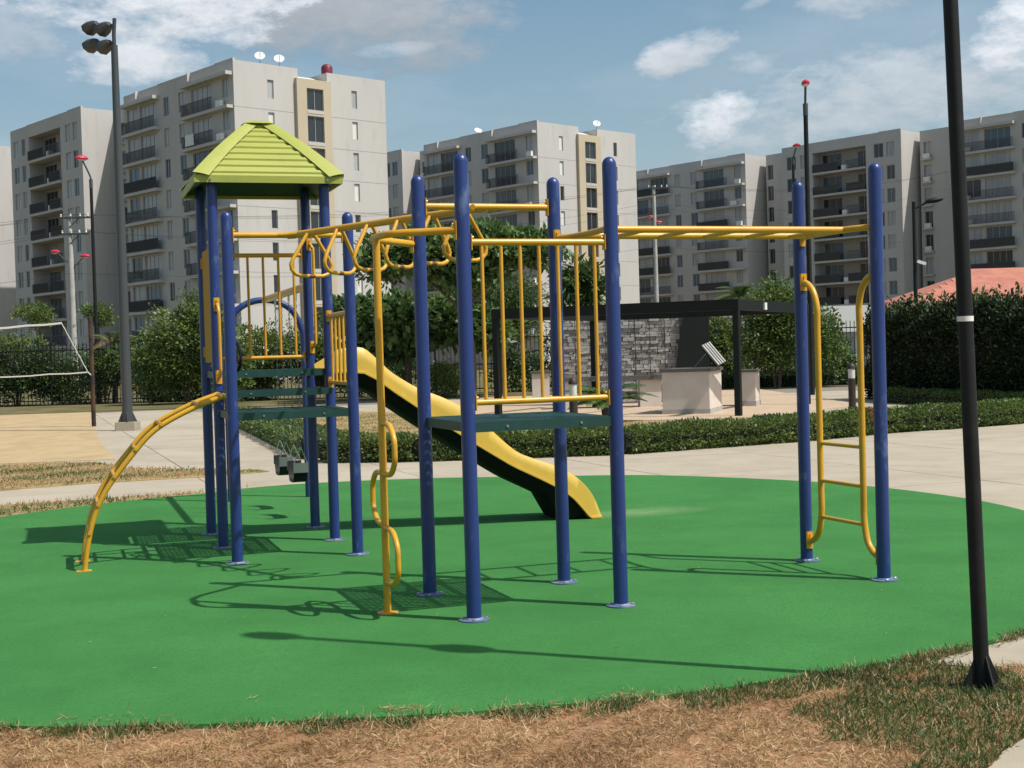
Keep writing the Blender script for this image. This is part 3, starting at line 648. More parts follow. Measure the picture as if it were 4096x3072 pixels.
def building(C, typ, seed, label, nfl=8, wing=0, stair=True, Lx=None):
    r = random.Random(seed); C = Vector((*C, 0)); H = 26.5; Dp = 15.6; Lf = Lx or (19.5 if typ == 'A' else 17.0)
    root = empty('apartment_building', C, label, 'building', 'apartment blocks behind the fence')
    left = MB(); out = -eB; rout = -nB; ops = []
    fl = FL[:nfl]
    if typ == 'A':
        for s in fl: ops += [(11.0, 12.0, s+.75, s+2.42), (8.1, 9.25, s+.75, s+2.42), (.75, 1.85, s+.8, s+2.4), (3.6, 7.0, s+.06, s+2.35), (13.3, 16.4, s+.06, s+2.35), (16.9, 18.9, s+.35, s+2.35)]
    else:
        for s in fl: ops += [(.9, 2.0, s+.8, s+2.5), (2.4, 3.7, s+.8, s+2.5), (13.3, 14.25, s+.8, s+2.5), (14.9, 16.3, s+.8, s+2.5)]
        ops.append((4.8, 12.4, fl[-1]-.3, 25.3, 1.5))
    facade(left, C, nB, out, 0, Lf, 0, H, ops)
    mk('wall', left, 'facade', root, C, smooth=False)
    # rest of the shell
    sh = MB(); a, b, c, d = C+eB*Dp, C+eB*Dp+nB*Lf, C+nB*Lf, C
    for p, q in ((a, b), (b, c)): sh.add([p, q, q+ZZ*H, p+ZZ*H], [(0, 1, 2, 3)])
    sh.add([x+ZZ*25.4 for x in (d, a, b, c)], [(0, 1, 2, 3)])
    inn = .22
    mk('wall', sh, 'facade', root, C, smooth=False)
    cp_ = MB()
    for t0, t1, h in ((0, 3.0, .16), (3.0, 12.9, .09), (12.9, Lf, .03)): cp_.box(C+nB*(t0+t1)/2+eB*.12+ZZ*(H+h/2), (t1-t0, .26, h), ax=(nB, eB, ZZ))
    mk('coping', cp_, 'facade', root, C, smooth=False)
    # right hand wall with the stair tower
    rw = MB(); ro = []
    for s in fl:
        if typ == 'A': ro.append((3.25, 3.85, s+.85, s+2.42))
        ro.append((11.88, 12.46, s+.85, s+2.42))
    if stair:
        facade(rw, C, eB, rout, 0, 6.3, 0, H, [o for o in ro if o[1] < 6]); facade(rw, C, eB, rout, 9.3, Dp, 0, H, [o for o in ro if o[0] > 9])
        for t in (6.3, 9.3): rw.add([C+eB*t+ZZ*0, C+eB*t+nB*3, C+eB*t+nB*3+ZZ*H, C+eB*t+ZZ*H], [(0, 1, 2, 3)])
        rw.add([C+nB*.25+ZZ*H, C+eB*6.3+nB*.25+ZZ*H, C+eB*6.3+ZZ*H, C+ZZ*H], [(0, 1, 2, 3)]); rw.add([C+eB*9.3+nB*.25+ZZ*H, C+eB*Dp+nB*.25+ZZ*H, C+eB*Dp+ZZ*H, C+eB*9.3+ZZ*H], [(0, 1, 2, 3)])
        tm = MB(); to = C+rout*.35; tops = [(6.95, 8.65, s+.22, s+(2.08 if k == 0 else 2.45)) for k, s in enumerate(fl)]
        facade(tm, to, eB, rout, 5.95, 9.45, 0, 25.65, tops, .2)
        for t in (5.95, 9.45): tm.add([to+eB*t, to+eB*t-rout*3.3, to+eB*t-rout*3.3+ZZ*25.65, to+eB*t+ZZ*25.65], [(0, 1, 2, 3)])
        tm.add([to+eB*5.95+ZZ*25.65, to+eB*9.45+ZZ*25.65, to+eB*9.45-rout*3.3+ZZ*25.65, to+eB*5.95-rout*3.3+ZZ*25.65], [(0, 1, 2, 3)])
        mk('stair_tower', tm, 'facade_tan', root, C, smooth=False)
        for k, o in enumerate(tops): window(root, to-rout*.16+eB*(o[0]+o[1])/2+ZZ*(o[2]+o[3])/2, eB, rout, o[1]-o[0], o[3]-o[2], 'pane_dark', 'r', 'stair_window', 1)
        sk = MB(); q = C+nB*.3
        sk.add([q+eB*6.4+ZZ*25.7, q+eB*9.2+ZZ*25.7, q+eB*8.9+nB*1.5+ZZ*26.25, q+eB*6.7+nB*1.5+ZZ*26.25, q+eB*6.4+ZZ*25.66, q+eB*9.2+ZZ*25.66, q+eB*8.9+nB*1.5+ZZ*26.2, q+eB*6.7+nB*1.5+ZZ*26.2], [(0, 1, 2, 3), (7, 6, 5, 4), (0, 4, 5, 1), (3, 2, 6, 7), (0, 3, 7, 4), (1, 5, 6, 2)])
        mk('skylight', sk, 'white_paint', root, q+eB*7.8, smooth=False)
        for s in fl:
            for ta, tb in ((.02, 5.93), (9.48, Dp-.02)): mk('floor_joint', MB().box(C+eB*(ta+tb)/2+rout*.004+ZZ*(s-.1), (tb-ta, .012, .035), ax=(eB, nB, ZZ)), 'slab_edge', root, C+eB*ta+ZZ*s, smooth=False)
            mk('spandrel', MB().box(to+eB*7.8+rout*.012+ZZ*(s+.06), (1.72, .03, .26), ax=(eB, nB, ZZ)), 'facade', root, to+eB*7.8+ZZ*s, smooth=False)
    else: facade(rw, C, eB, rout, 0, Dp, 0, H, [o for o in ro if o[0] > 9])
    mk('wall', rw, 'facade', root, C, smooth=False)
    for o in ro:
        if o[0] < 5 and typ != 'A': continue
        window(root, C-rout*.11+eB*(o[0]+o[1])/2+ZZ*(o[2]+o[3])/2, eB, rout, o[1]-o[0], o[3]-o[2], pick(r, [('pane_white', 3), ('pane_dark', 2), ('pane_curtain', 2)]), 'r')
    ins = C-out*.11
    if typ == 'A':
        for k, s in enumerate(fl):
            for o in ops[6*k:6*k+6]:
                w = o[1]-o[0]; nm = 'balcony_door' if w > 2.5 else 'window'
                window(root, ins+nB*(o[0]+o[1])/2+ZZ*(o[2]+o[3])/2, nB, out, w, o[3]-o[2], pick(r, SHADE), 'l', nm, 3 if w > 2.5 else None)
            for t0, t1 in ((.12, 7.9), (12.7, 19.1)):
                if k == 0: # canopy over the top balcony
                    m = MB().box(C+nB*(t0+t1)/2+out*.33+ZZ*25.42, (t1-t0, .66, .3), ax=(nB, eB, ZZ)); mk('canopy', m, 'facade', root, C+nB*t0+ZZ*25.4, smooth=False)
                    m = MB().box(C+nB*((t0+t1)/2+(3.1 if t0 < 1 else .8))+out*.15+ZZ*(26.2), (.14, .30, .72), ax=(nB, eB, ZZ)); mk('fin', m, 'facade', root, C+nB*t0+ZZ*26, smooth=False)
                m = MB().box(C+nB*(t0+t1)/2+out*.31+ZZ*(s-.13), (t1-t0, .62, .26), ax=(nB, eB, ZZ)); mk('balcony_slab', m, 'facade', root, C+nB*t0+ZZ*s, smooth=False)
                ra, rb = (2.7, t1-.06) if t0 < 1 else (t0+.06, t1-.06)
                railing(root, C+nB*(ra+rb)/2+out*.57+ZZ*s, nB, out, rb-ra, 1.0, r.random() < .28)
                railing(root, C+nB*(t1-.03)+out*.31+ZZ*s, eB, nB, .52, 1.0, False)
            if r.random() < .7: air_con(root, C+nB*(.9+r.random()*1.0)+out*.34+ZZ*(s+.01), nB, out)
            if r.random() < .4: air_con(root, C+nB*(17.5+r.random())+out*.34+ZZ*(s+.01), nB, out)
    else:
        for k, s in enumerate(fl):
            for o in ops[4*k:4*k+4]: window(root, ins+nB*(o[0]+o[1])/2+ZZ*(o[2]+o[3])/2, nB, out, o[1]-o[0], o[3]-o[2], pick(r, SHADE), 'l')
            m = MB().box(C+nB*8.6-out*.62+ZZ*(s-.12), (7.56, 1.72, .24), ax=(nB, eB, ZZ)); mk('balcony_slab', m, 'facade', root, C+nB*8.6+ZZ*s, smooth=False)
            railing(root, C+nB*10.5+out*.17+ZZ*s, nB, out, 3.7, 1.0, True); railing(root, C+nB*6.2+out*.17+ZZ*s, nB, out, 2.6, 1.0, r.random() < .5)
            bk = C-out*1.5
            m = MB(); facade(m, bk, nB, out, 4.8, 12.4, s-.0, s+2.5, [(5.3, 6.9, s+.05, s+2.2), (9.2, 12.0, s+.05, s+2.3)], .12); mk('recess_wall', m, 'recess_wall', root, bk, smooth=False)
            window(root, bk-out*.08+nB*6.1+ZZ*(s+1.12), nB, out, 1.6, 2.15, 'pane_dark', 'l', 'balcony_door', 1); window(root, bk-out*.08+nB*10.6+ZZ*(s+1.17), nB, out, 2.8, 2.25, pick(r, [('pane_dark', 3), ('pane_blue', 2), ('pane_curtain', 1)]), 'l', 'balcony_door', 2)
            if r.random() < .6: air_con(root, C+nB*7.9-out*.2+ZZ*(s+.01), nB, out)
        if wing and False:
            wm_ = MB(); wo_ = C-out*.5; wops = [(18.6, 19.6, s+.3, s+2.3) for s in fl]
            facade(wm_, wo_, nB, out, Lf, 20.2, 0, 26.0, wops, .3); q = wo_+nB*20.2; wm_.add([q, q+eB*8, q+eB*8+ZZ*26, q+ZZ*26], [(0, 1, 2, 3)])
            mk('stair_wing', wm_, 'facade', root, C, smooth=False)
            for o in wops: window(root, wo_-out*.22+nB*19.1+ZZ*(o[2]+o[3])/2, nB, out, 1.0, 2.0, 'pane_dark', 'l', 'window', 2)
    # stair wing set back at the far end of the front wall
    rec, we = (2.5, Lf+wing) if typ == 'A' else (3.1, Lf+wing)
    if wing:
        wq = C+eB*rec; wm_ = MB(); wl = (we-1.5, we-.45) if typ == 'A' else (we-1.1, we-.2); wops = [(wl[0], wl[1], s+.45, s+2.35) for s in fl]
        facade(wm_, wq, nB, out, Lf-.1, we, 0, H, wops, .25); q = wq+nB*we; wm_.add([q, q+eB*9, q+eB*9+ZZ*H, q+ZZ*H], [(0, 1, 2, 3)]); wm_.add([wq+nB*Lf+ZZ*H, wq+nB*we+ZZ*H, wq+nB*we+eB*9+ZZ*H, wq+nB*Lf+eB*9+ZZ*H], [(0, 1, 2, 3)])
        mk('stair_wing', wm_, 'facade', root, C, smooth=False)
        for k, o in enumerate(wops):
            window(root, wq-out*.2+nB*(o[0]+o[1])/2+ZZ*(o[2]+o[3])/2, nB, out, o[1]-o[0], 1.9, pick(r, SHADE) if typ == 'A' else 'pane_dark', 'l')
            if typ == 'A':
                mk('ledge', MB().box(wq+nB*(o[0]+o[1])/2+out*.25+ZZ*(o[2]-.2), (1.35, .5, .2), ax=(nB, eB, ZZ)), 'facade', root, wq+nB*o[0]+ZZ*o[2], smooth=False)
                if r.random() < .7: air_con(root, wq+nB*(o[0]+o[1])/2+out*.28+ZZ*(o[2]-.09), nB, out)
    return root
B1 = building((-40.7, 130.7), 'B', 1, 'pale block at left with deep recessed balconies, behind the volleyball net', stair=False)
B2 = building((-22.2, 111.9), 'A', 2, 'tallest looking pale block with tan stair tower, behind the lime green roof', wing=6.3)
B3 = building((3.5, 146.1), 'A', 3, 'middle pale block with tan stair tower, behind the ring ladder posts', wing=3.9)
B2b = building((-12.5, 163.9), 'B', 4, 'narrow sliver of pale block between the two tan stair towers', nfl=6, stair=False)
B4 = building((31.0, 175.6), 'A', 5, 'low looking shaded block right of the middle block, behind the overhead ladder', stair=False, wing=4)
B5 = building((46.4, 159.1), 'B', 6, 'shaded block with recessed balconies behind the tall red lamp pole', stair=False, wing=4.8)
B6 = building((64.7, 139.9), 'A', 7, 'shaded block at the right edge above the red tiled roof', stair=False, wing=6.4)
B0 = building((-58.5, 150.0), 'A', 8, 'pale block cut off by the left edge of the picture', nfl=7, stair=False)
# things on the roofs
def dish(p, aim, label):
    t = empty('satellite_dish', p, label, 'satellite dish'); aim = Vector(aim).normalized(); s = aim.cross(ZZ).normalized(); u = s.cross(aim); c = Vector(p)+ZZ*.75
    vs = []
    for k in range(5):
        rr = .06+.38*k/4
        for j in range(16): a = 2*PI*j/16; vs.append(c+(s*math.cos(a)+u*math.sin(a))*rr+aim*(.35*rr*rr))
    for k in range(5):
        rr = .06+.38*k/4
        for j in range(16): a = 2*PI*j/16; vs.append(c+(s*math.cos(a)+u*math.sin(a))*rr+aim*(.35*rr*rr-.03))
    fs = [(16*k+j, 16*k+(j+1) % 16, 16*k+16+(j+1) % 16, 16*k+16+j) for k in (0, 1, 2, 3) for j in range(16)]
    fs += [tuple(80+i for i in f[::-1]) for f in fs] + [tuple(range(16))]
    fs += [(64+j, 64+(j+1) % 16, 144+(j+1) % 16, 144+j) for j in range(16)]
    mk('reflector', MB().add(vs, fs), 'white_paint', t, p); mk('mast', MB().tube([Vector(p), c-aim*.04], .04, 8), 'steel', t, p)
    mk('feed_arm', MB().tube([c-u*.36+aim*.05, c+aim*.42], .025, 6), 'grey_metal', t, p)
cB2 = Vector((-22.2, 111.9, 0)); cB3 = Vector((3.5, 146.1, 0))
dish(cB2+eB*3.0+nB*.6+ZZ*26.5, -nB*.8-eB*.5+ZZ*.6, 'left of two white satellite dishes on the tallest block'); dish(cB2+eB*4.9+nB*.6+ZZ*26.5, -nB*.8-eB*.5+ZZ*.6, 'right of two white satellite dishes on the tallest block')
dish(cB3+eB*9.9+nB*.6+ZZ*26.5, -nB*.8-eB*.5+ZZ*.6, 'white satellite dish on the middle block')
dish(cB3+nB*11.0+eB*1.2+ZZ*26.4, -nB*.6-eB*.2+ZZ*.6, 'small white dish on the left part of the middle block roof')
q = cB2+eB*9.9+nB*.8+ZZ*26.5; tk = tag(mk('water_tank', MB().lathe([(.42, 0), (.5, .08), (.5, .62), (.4, .82), (.2, .92), (.05, .95)], q, 20), 'red_tank', None, q), 'dark red round water tank on the tallest block roof', 'water tank')
q = cB2+nB*6.3-eB*.66+ZZ*FL[1]
vs = []
for i in range(9):
    for j in range(5): vs.append(q+nB*(-.75+1.5*i/8)+ZZ*(1.06-.95*j/4)-eB*(.03*math.sin(i*1.9+j)+.05))
n_ = len(vs); vs += [v+eB*.02 for v in vs]
fs = [(5*i+j, 5*i+5+j, 5*i+6+j, 5*i+1+j) for i in range(8) for j in range(4)]; fs += [tuple(n_+k for k in f[::-1]) for f in fs]
tag(mk('hanging_cloth', MB().add(vs, fs), 'pane_white', None, q), 'pale cloth hung over a balcony rail of the tallest block', 'cloth')
def chair(p, label):
    t = empty('plastic_chair', p, label, 'chair', 'white chairs on a balcony'); p = Vector(p); ax = (nB, eB, ZZ)
    mk('seat', MB().box(p+ZZ*.43, (.45, .45, .04), ax=ax), 'white_paint', t, p, smooth=False)
    mk('backrest', MB().box(p+ZZ*.68+eB*.22, (.45, .04, .46), ax=ax), 'white_paint', t, p, smooth=False)
    for a in (-.2, .2):
        for b in (-.2, .2): mk('leg', MB().tube([p+nB*a+eB*b+ZZ*.42, p+nB*a*1.15+eB*b*1.15], .025, 6), 'white_paint', t, p)
cB6 = Vector((64.7, 139.9, 0))
chair(cB6+nB*17.4-eB*.3+ZZ*(FL[4]+.005), 'left of two white plastic chairs on a shaded balcony'); chair(cB6+nB*16.2-eB*.3+ZZ*(FL[4]+.005), 'right of two white plastic chairs on a shaded balcony')

# ------------------------------------------------------------------ low house with red roof, white wall and gate behind the hedge
t = empty('red_roof_house', (27, 74, 0), 'house with a red tiled roof behind the dark hedge', 'house')
rb = [(20.7, 70.0), (40, 70.0), (40, 84), (20.7, 84)]
rt = [(26.2, 77.0), (40, 77.0)]
mk('wall', MB().prism([(21.6, 71), (39.5, 71), (39.5, 83), (21.6, 83)], 0, 3.4), 'render_white', t, WO[t.name], smooth=False)
rv = [(x, y, 3.45) for x, y in rb] + [(26.6, 77, 5.65), (40, 77, 5.65)]
mk('roof', MB().add(rv, [(0, 1, 5, 4), (1, 2, 5), (2, 3, 4, 5), (3, 0, 4), (3, 2, 1, 0)]), 'red_roof', t, WO[t.name], smooth=False)
sl = Vector((0, 7, 2.2)).normalized(); nrm = Vector((0, -2.2, 7)).normalized()
for k in range(11): # courses of tiles
    f0_ = k/11; y = 70+7*f0_; z = 3.45+2.2*f0_; x0 = 20.7+5.9*f0_
    mk('tile_course', MB().box(((x0+40)/2, y+.30, z+.125), (40-x0, .66, .05), ax=(Vector((1, 0, 0)), sl, nrm)), 'red_roof', t, WO[t.name], smooth=False)
mk('gutter', MB().box((30.4, 69.95, 3.42), (19.3, .14, .12)), 'white_paint', t, WO[t.name], smooth=False)
t = empty('gatehouse', (17, 70, 0), 'low white gatehouse wall seen between the ladder rails', 'building')
mk('wall', MB().box((17.4, 70.6, 2.95), (3.4, 1.2, 1.35)), 'white_paint', t, WO[t.name], smooth=False)
for x in (15.3, 15.9, 18.9): mk('pillar', MB().box((x, 70.6, 1.15), (.35, .8, 2.28)), 'white_paint', t, WO[t.name], smooth=False)
for k in range(9): mk('gate_bar', MB().box((16.25+k*.28, 70.3, 1.15), (.05, .05, 2.26)), 'white_paint', t, WO[t.name], smooth=False)
tag(mk('boundary_wall', MB().box((7.5, 66, 1.55), (9, .3, 3.1)).box((7.5, 66, 3.15), (9.1, .42, .10)), 'pole_concrete', None, (7.5, 66, 0), smooth=False), 'grey concrete wall behind the fence right of the stone wall', 'wall')

# ------------------------------------------------------------------ fence
FN = empty('picket_fence', (-2, 57.5, 0), 'long black metal picket fence overgrown with shrubs at the back', 'fence')
pk = MB(); pk.box((0, 0, 1.28), (.026, .026, 2.5)); pk.add([(-.022, -.022, 2.53), (.022, -.022, 2.53), (.022, .022, 2.53), (-.022, .022, 2.53), (0, 0, 2.68)], [(0, 1, 4), (1, 2, 4), (2, 3, 4), (3, 0, 4), (3, 2, 1, 0)])
first = None
for k in range(262):
    x = -25+k*.17; p = Vector((x, 57.5+.02*math.sin(x), 0))
    if k % 16 == 0: continue
    if first is None: first = mk('picket', pk, 'black_metal', FN, (0, 0, 0), smooth=False); first.location = p-WO[FN.name]
    else: again(first, FN, p)
for k in range(0, 262, 16): mk('fence_post', MB().box((-25+k*.17, 57.5, 1.35), (.08, .08, 2.7)), 'black_metal', FN, (-25+k*.17, 57.5, 0), smooth=False)
for z in (.22, 1.25, 2.35): mk('rail', MB().box((-2.7, 57.53, z), (44.8, .03, .05)), 'black_metal', FN, (-2, 57.5, z), smooth=False)

# ------------------------------------------------------------------ poles and lamps
def pole_tube(pts, r, n=12): return MB().tube(pts, r, n)
# near lamp at the right, its heads are above the frame
b0 = Vector((2.221, 6.474, 0)); sdx = Vector((-math.cos(SUN_AZ), -math.sin(SUN_AZ), 0)); LEAN = -.025; top = b0+Vector((LEAN*5.9, 0, 5.9))
t = empty('lamp_post', b0, 'black lamp post in the right foreground with white tape band', 'lamp post')
mk('pole', pole_tube([b0+ZZ*.0, top], [.037, .033], 20), 'black_metal', t, b0)
for k in range(4):
    a = k*PI/2+.25; d = Vector((math.cos(a), math.sin(a), 0)); s = Vector((-d.y, d.x, 0))*.004
    q = [b0+d*.03+ZZ*.012, b0+d*.108+ZZ*.012, b0+d*.033+ZZ*.175]; mk('gusset', MB().add([x+s for x in q]+[x-s for x in q], [(0, 1, 2), (5, 4, 3), (0, 3, 4, 1), (1, 4, 5, 2), (2, 5, 3, 0)]), 'black_metal', t, b0, smooth=False)
mk('base_plate', MB().box(b0+ZZ*.006, (.24, .24, .012), .25), 'black_metal', t, b0, smooth=False)
mk('tape_band', MB().lathe([(.0385, 1.775), (.0385, 1.80)], b0+Vector((LEAN*1.79, 0, 0)), 20), 'white_paint', t, b0)
for z, off in ((4.25, .0), (5.93, .16)):
    c = b0+ZZ*z+sdx*off+Vector((LEAN*z, 0, 0)); hd = MB(); s = Vector((-sdx.y, sdx.x, 0))
    ring = [c+sdx*.20*math.cos(a)+s*.10*math.sin(a) for a in [2*PI*i/16 for i in range(16)]]
    hd.add([x-ZZ*.03 for x in ring]+[x+ZZ*.02 for x in ring]+[c+(x-c)*.6+ZZ*.05 for x in ring], [tuple(range(15, -1, -1)), tuple(range(32, 48))]+[(i, (i+1) % 16, 16+(i+1) % 16, 16+i) for i in range(16)]+[(16+i, 16+(i+1) % 16, 32+(i+1) % 16, 32+i) for i in range(16)])
    mk('lamp_head', hd, 'black_metal', t, c)
# floodlight mast by the court
b0 = Vector((-9.8, 34.38, 0)); t = empty('floodlight_mast', b0, 'tall dark floodlight mast on a concrete footing beside the sand court', 'floodlight')
mk('pole', pole_tube([b0+ZZ*.22, b0+ZZ*5, b0+ZZ*9.75], [.135, .115, .085], 16), 'grey_metal', t, b0)
mk('footing', MB().bbox(b0+ZZ*.11, (.52, .52, .22), .02, (Vector((1, 0, 0)), Vector((0, 1, 0)), ZZ)), 'concrete', t, b0, smooth=False)
for k in range(4):
    a = k*PI/2+.3; d = Vector((math.cos(a), math.sin(a), 0)); s = Vector((-d.y, d.x, 0))*.008
    q = [b0+d*.1+ZZ*.22, b0+d*.24+ZZ*.22, b0+d*.12+ZZ*.5]; mk('gusset', MB().add([x+s for x in q]+[x-s for x in q], [(0, 1, 2), (5, 4, 3), (0, 3, 4, 1), (1, 4, 5, 2), (2, 5, 3, 0)]), 'grey_metal', t, b0, smooth=False)
fd = Vector((-.80, .60, 0)).normalized(); fs_ = Vector((.6, .8, 0))
mk('bracket', pole_tube([b0+ZZ*9.6, b0+ZZ*10.05, b0+fd*-.05+ZZ*10.42], .05), 'grey_metal', t, b0)
for zc in (9.80, 10.25): mk('cross_arm', pole_tube([b0+ZZ*zc, b0+fd*.75+ZZ*(zc+.15)], .035, 8), 'grey_metal', t, b0)
for zc in (9.80, 10.25):
    for off in (.0, .52):
        c = b0+fd*(.22+off)+ZZ*(zc+.22*off)+Vector((-.06, 0, 0)); nx = (fd-ZZ*.35).normalized(); ux_ = fs_; uz = nx.cross(ux_)
        vs = []
        for dn, w, h in ((.20, .19, .15), (.10, .18, .14), (-.08, .12, .09), (-.16, .06, .05)):
            vs += [c+nx*dn+ux_*w*math.cos(a)*1.2+uz*h*math.sin(a)*1.2 for a in [2*PI*(i+.5)/8 for i in range(8)]]
        f = MB().add(vs, [(8*k+j, 8*k+(j+1) % 8, 8*k+8+(j+1) % 8, 8*k+8+j) for k in range(3) for j in range(8)]+[tuple(range(24, 32))]); hd = mk('lamp_head', f, 'grey_metal', t, c)
        gl = MB().add([c+nx*.195+ux_*.2*math.cos(a)+uz*.165*math.sin(a) for a in [2*PI*(i+.5)/8 for i in range(8)]], [tuple(range(8))]); mk('lens', gl, 'lamp_glass', hd, c, smooth=False)
# street lamps with red shades
def red_head(t, c, d, s=1.0):
    s *= .78
    d = Vector(d).normalized(); sd_ = Vector((-d.y, d.x, 0)); vs = []
    for z, rx, ry in ((-.05, .36, .17), (.03, .38, .19), (.12, .28, .14), (.18, .10, .05)):
        vs += [Vector(c)+(d*rx*math.cos(a)+sd_*ry*math.sin(a)+ZZ*z)*s for a in [2*PI*i/14 for i in range(14)]]
    h = mk('lamp_head', MB().add(vs, [(14*k+j, 14*k+(j+1) % 14, 14*k+14+(j+1) % 14, 14*k+14+j) for k in range(3) for j in range(14)]+[tuple(range(13, -1, -1)), tuple(range(42, 56))]), 'red_lamp', t, c)
    vs = []
    for z, rx, ry in ((-.055, .26, .13), (-.13, .2, .10), (-.16, .08, .04)): vs += [Vector(c)+(d*rx*math.cos(a)+sd_*ry*math.sin(a)+ZZ*z)*s for a in [2*PI*i/12 for i in range(12)]]
    mk('diffuser', MB().add(vs, [(12*k+j, 12*k+(j+1) % 12, 12*k+12+(j+1) % 12, 12*k+12+j) for k in range(2) for j in range(12)]+[tuple(range(24, 36))]), 'lamp_glass', h, c)
def street_lamp(b, h, tip, label, r=.07, s=1.0, band=True):
    b = Vector(b); tip = Vector(tip); t = empty('street_lamp', b, label, 'street lamp', 'street lamps with red shades')
    mk('pole', pole_tube([b, b+ZZ*h], [r*1.25, r], 12), 'black_metal', t, b)
    mk('arm', pole_tube(spline([b+ZZ*(h-.1), b+ZZ*(h+.2), b.lerp(Vector((tip.x, tip.y, b.z)), .5)+ZZ*(h+(tip.z-h)*.62), tip-ZZ*.03], 4), r*.55, 8), 'grey_metal', t, b)
    mk('collar', MB().lathe([(r*1.15, h-.25), (r*1.15, h+.15)], b, 12), 'grey_metal', t, b)
    red_head(t, tip, (tip.x-b.x+.01, tip.y-b.y, 0), s); return t
street_lamp((-18.35, 60, 0), 9.75, (-18.66, 59.8, 10.8), 'black street lamp with red shade behind the fence at left')
t = street_lamp((9.98, 44.98, 0), 9.5, (9.96, 44.8, 10.28), 'tallest black lamp pole topped by a red shade', .075, .9)
street_lamp((23.3, 110, 0), 16.5, (23.55, 109.7, 17.75), 'slender grey street lamp with red shade before the right block', .11, 1.3)
# dark lamp with camera
b0 = Vector((18.0, 60, 0)); t = empty('camera_lamp', b0, 'dark street lamp carrying a small white camera above the hedge', 'street lamp')
mk('pole', pole_tube([b0, b0+ZZ*7.85], [.1, .08], 12), 'black_metal', t, b0)
mk('arm', pole_tube(spline([b0+ZZ*7.5, b0+Vector((.2, 0, 7.62)), b0+Vector((.55, -.05, 7.8))], 4), .045, 8), 'black_metal', t, b0)
hv = []; c = b0+Vector((.85, -.1, 7.88))
for x, ry, rz in ((-.36, .05, .04), (-.25, .15, .10), (.1, .19, .13), (.30, .15, .09), (.42, .05, .04)):
    hv += [c+Vector((x, ry*math.cos(a), rz*math.sin(a)+.12*x)) for a in [2*PI*i/12 for i in range(12)]]
mk('lamp_head', MB().add(hv, [(12*k+j, 12*k+12+j, 12*k+12+(j+1) % 12, 12*k+(j+1) % 12) for k in range(4) for j in range(12)]+[tuple(range(12)), tuple(range(59, 47, -1))]), 'black_metal', t, c)
c = b0+Vector((.16, -.1, 5.15)); cm = MB().box(c+Vector((.09, 0, 0)), (.40, .14, .13), ax=(Vector((.94, 0, -.33)), Vector((0, 1, 0)), Vector((.33, 0, .94)))); mk('security_camera', cm, 'white_paint', t, c, smooth=False)
# utility poles
def utility_pole(b, h, heads, label, arms):
    b = Vector(b); t = empty('utility_pole', b, label, 'utility pole')
    mk('pole', pole_tube([b, b+ZZ*h], [.20, .13], 14), 'pole_concrete', t, b)
    for z, w in arms:
        a = mk('cross_arm', MB().box(b+ZZ*z+Vector((.35, -.12, 0)), (w, .09, .10)), 'grey_metal', t, b, smooth=False)
        mk('brace', pole_tube([b+Vector((.6, -.12, z)), b+Vector((0, -.12, z-.55))], .03, 6), 'grey_metal', a, b)
        for x in (-.4, .1, .6, 1.0): mk('insulator', MB().lathe([(.035, z+.05), (.06, z+.09), (.035, z+.14), (.055, z+.18), (.02, z+.22)], b+Vector((x*w/1.6, -.12, 0)), 8), 'white_paint', a, b)
    for hx, hz in heads:
        mk('lamp_arm', pole_tube([b+ZZ*(hz-.75), b+Vector((hx*.85, 0, hz-.06))], .03, 6), 'grey_metal', t, b); red_head(t, b+Vector((hx, 0, hz)), (1, 0, 0), .95)
utility_pole((-24.2, 75, 0), 10.0, ((-.85, 8.0), (.8, 7.72)), 'pale concrete utility pole with two red lamps at left', ((9.85, 1.7), (8.95, 1.5)))
utility_pole((11.4, 105, 0), 14.3, ((-.28, 11.9), (.32, 11.45)), 'pale concrete utility pole with red lamps before the shaded block', ((14.1, 1.6),))
for k, (dx, z0, z1, sag) in enumerate(((-.4, 10.05, 14.3, .9), (.1, 10.05, 14.3, 1.1), (.9, 10.05, 14.3, 1.0), (-.3, 9.15, 13.0, 1.3), (.5, 9.15, 12.6, 1.5), (0, 6.8, 9.6, 1.0))):
    a, b = Vector((-24.2+dx, 74.88, z0)), Vector((11.4+dx*.5, 104.9, z1)); pts = [a.lerp(b, i/24)-ZZ*sag*4*(i/24)*(1-i/24) for i in range(25)]
    a2, b2 = a+(a-b)*.35-ZZ*0, b+(b-a)*.9
    pts = [a2.lerp(a, i/8)-ZZ*sag*.5*4*(i/8)*(1-i/8) for i in range(8)]+pts+[b.lerp(b2, (i+1)/10)-ZZ*sag*4*((i+1)/10)*(1-(i+1)/10) for i in range(10)]
    for q in pts: q.z = max(q.z, 1.0)
    tag(mk('power_cable', MB().tube(pts, .008, 5), 'black_metal', None, a), ['topmost thin black cable between the utility poles', 'second thin black cable from the top between the utility poles', 'third thin black cable from the top between the utility poles', 'fourth thin black cable from the top between the utility poles', 'fifth thin black cable from the top between the utility poles', 'lowest thin black cable between the utility poles'][k], 'cable', 'cables between the utility poles')

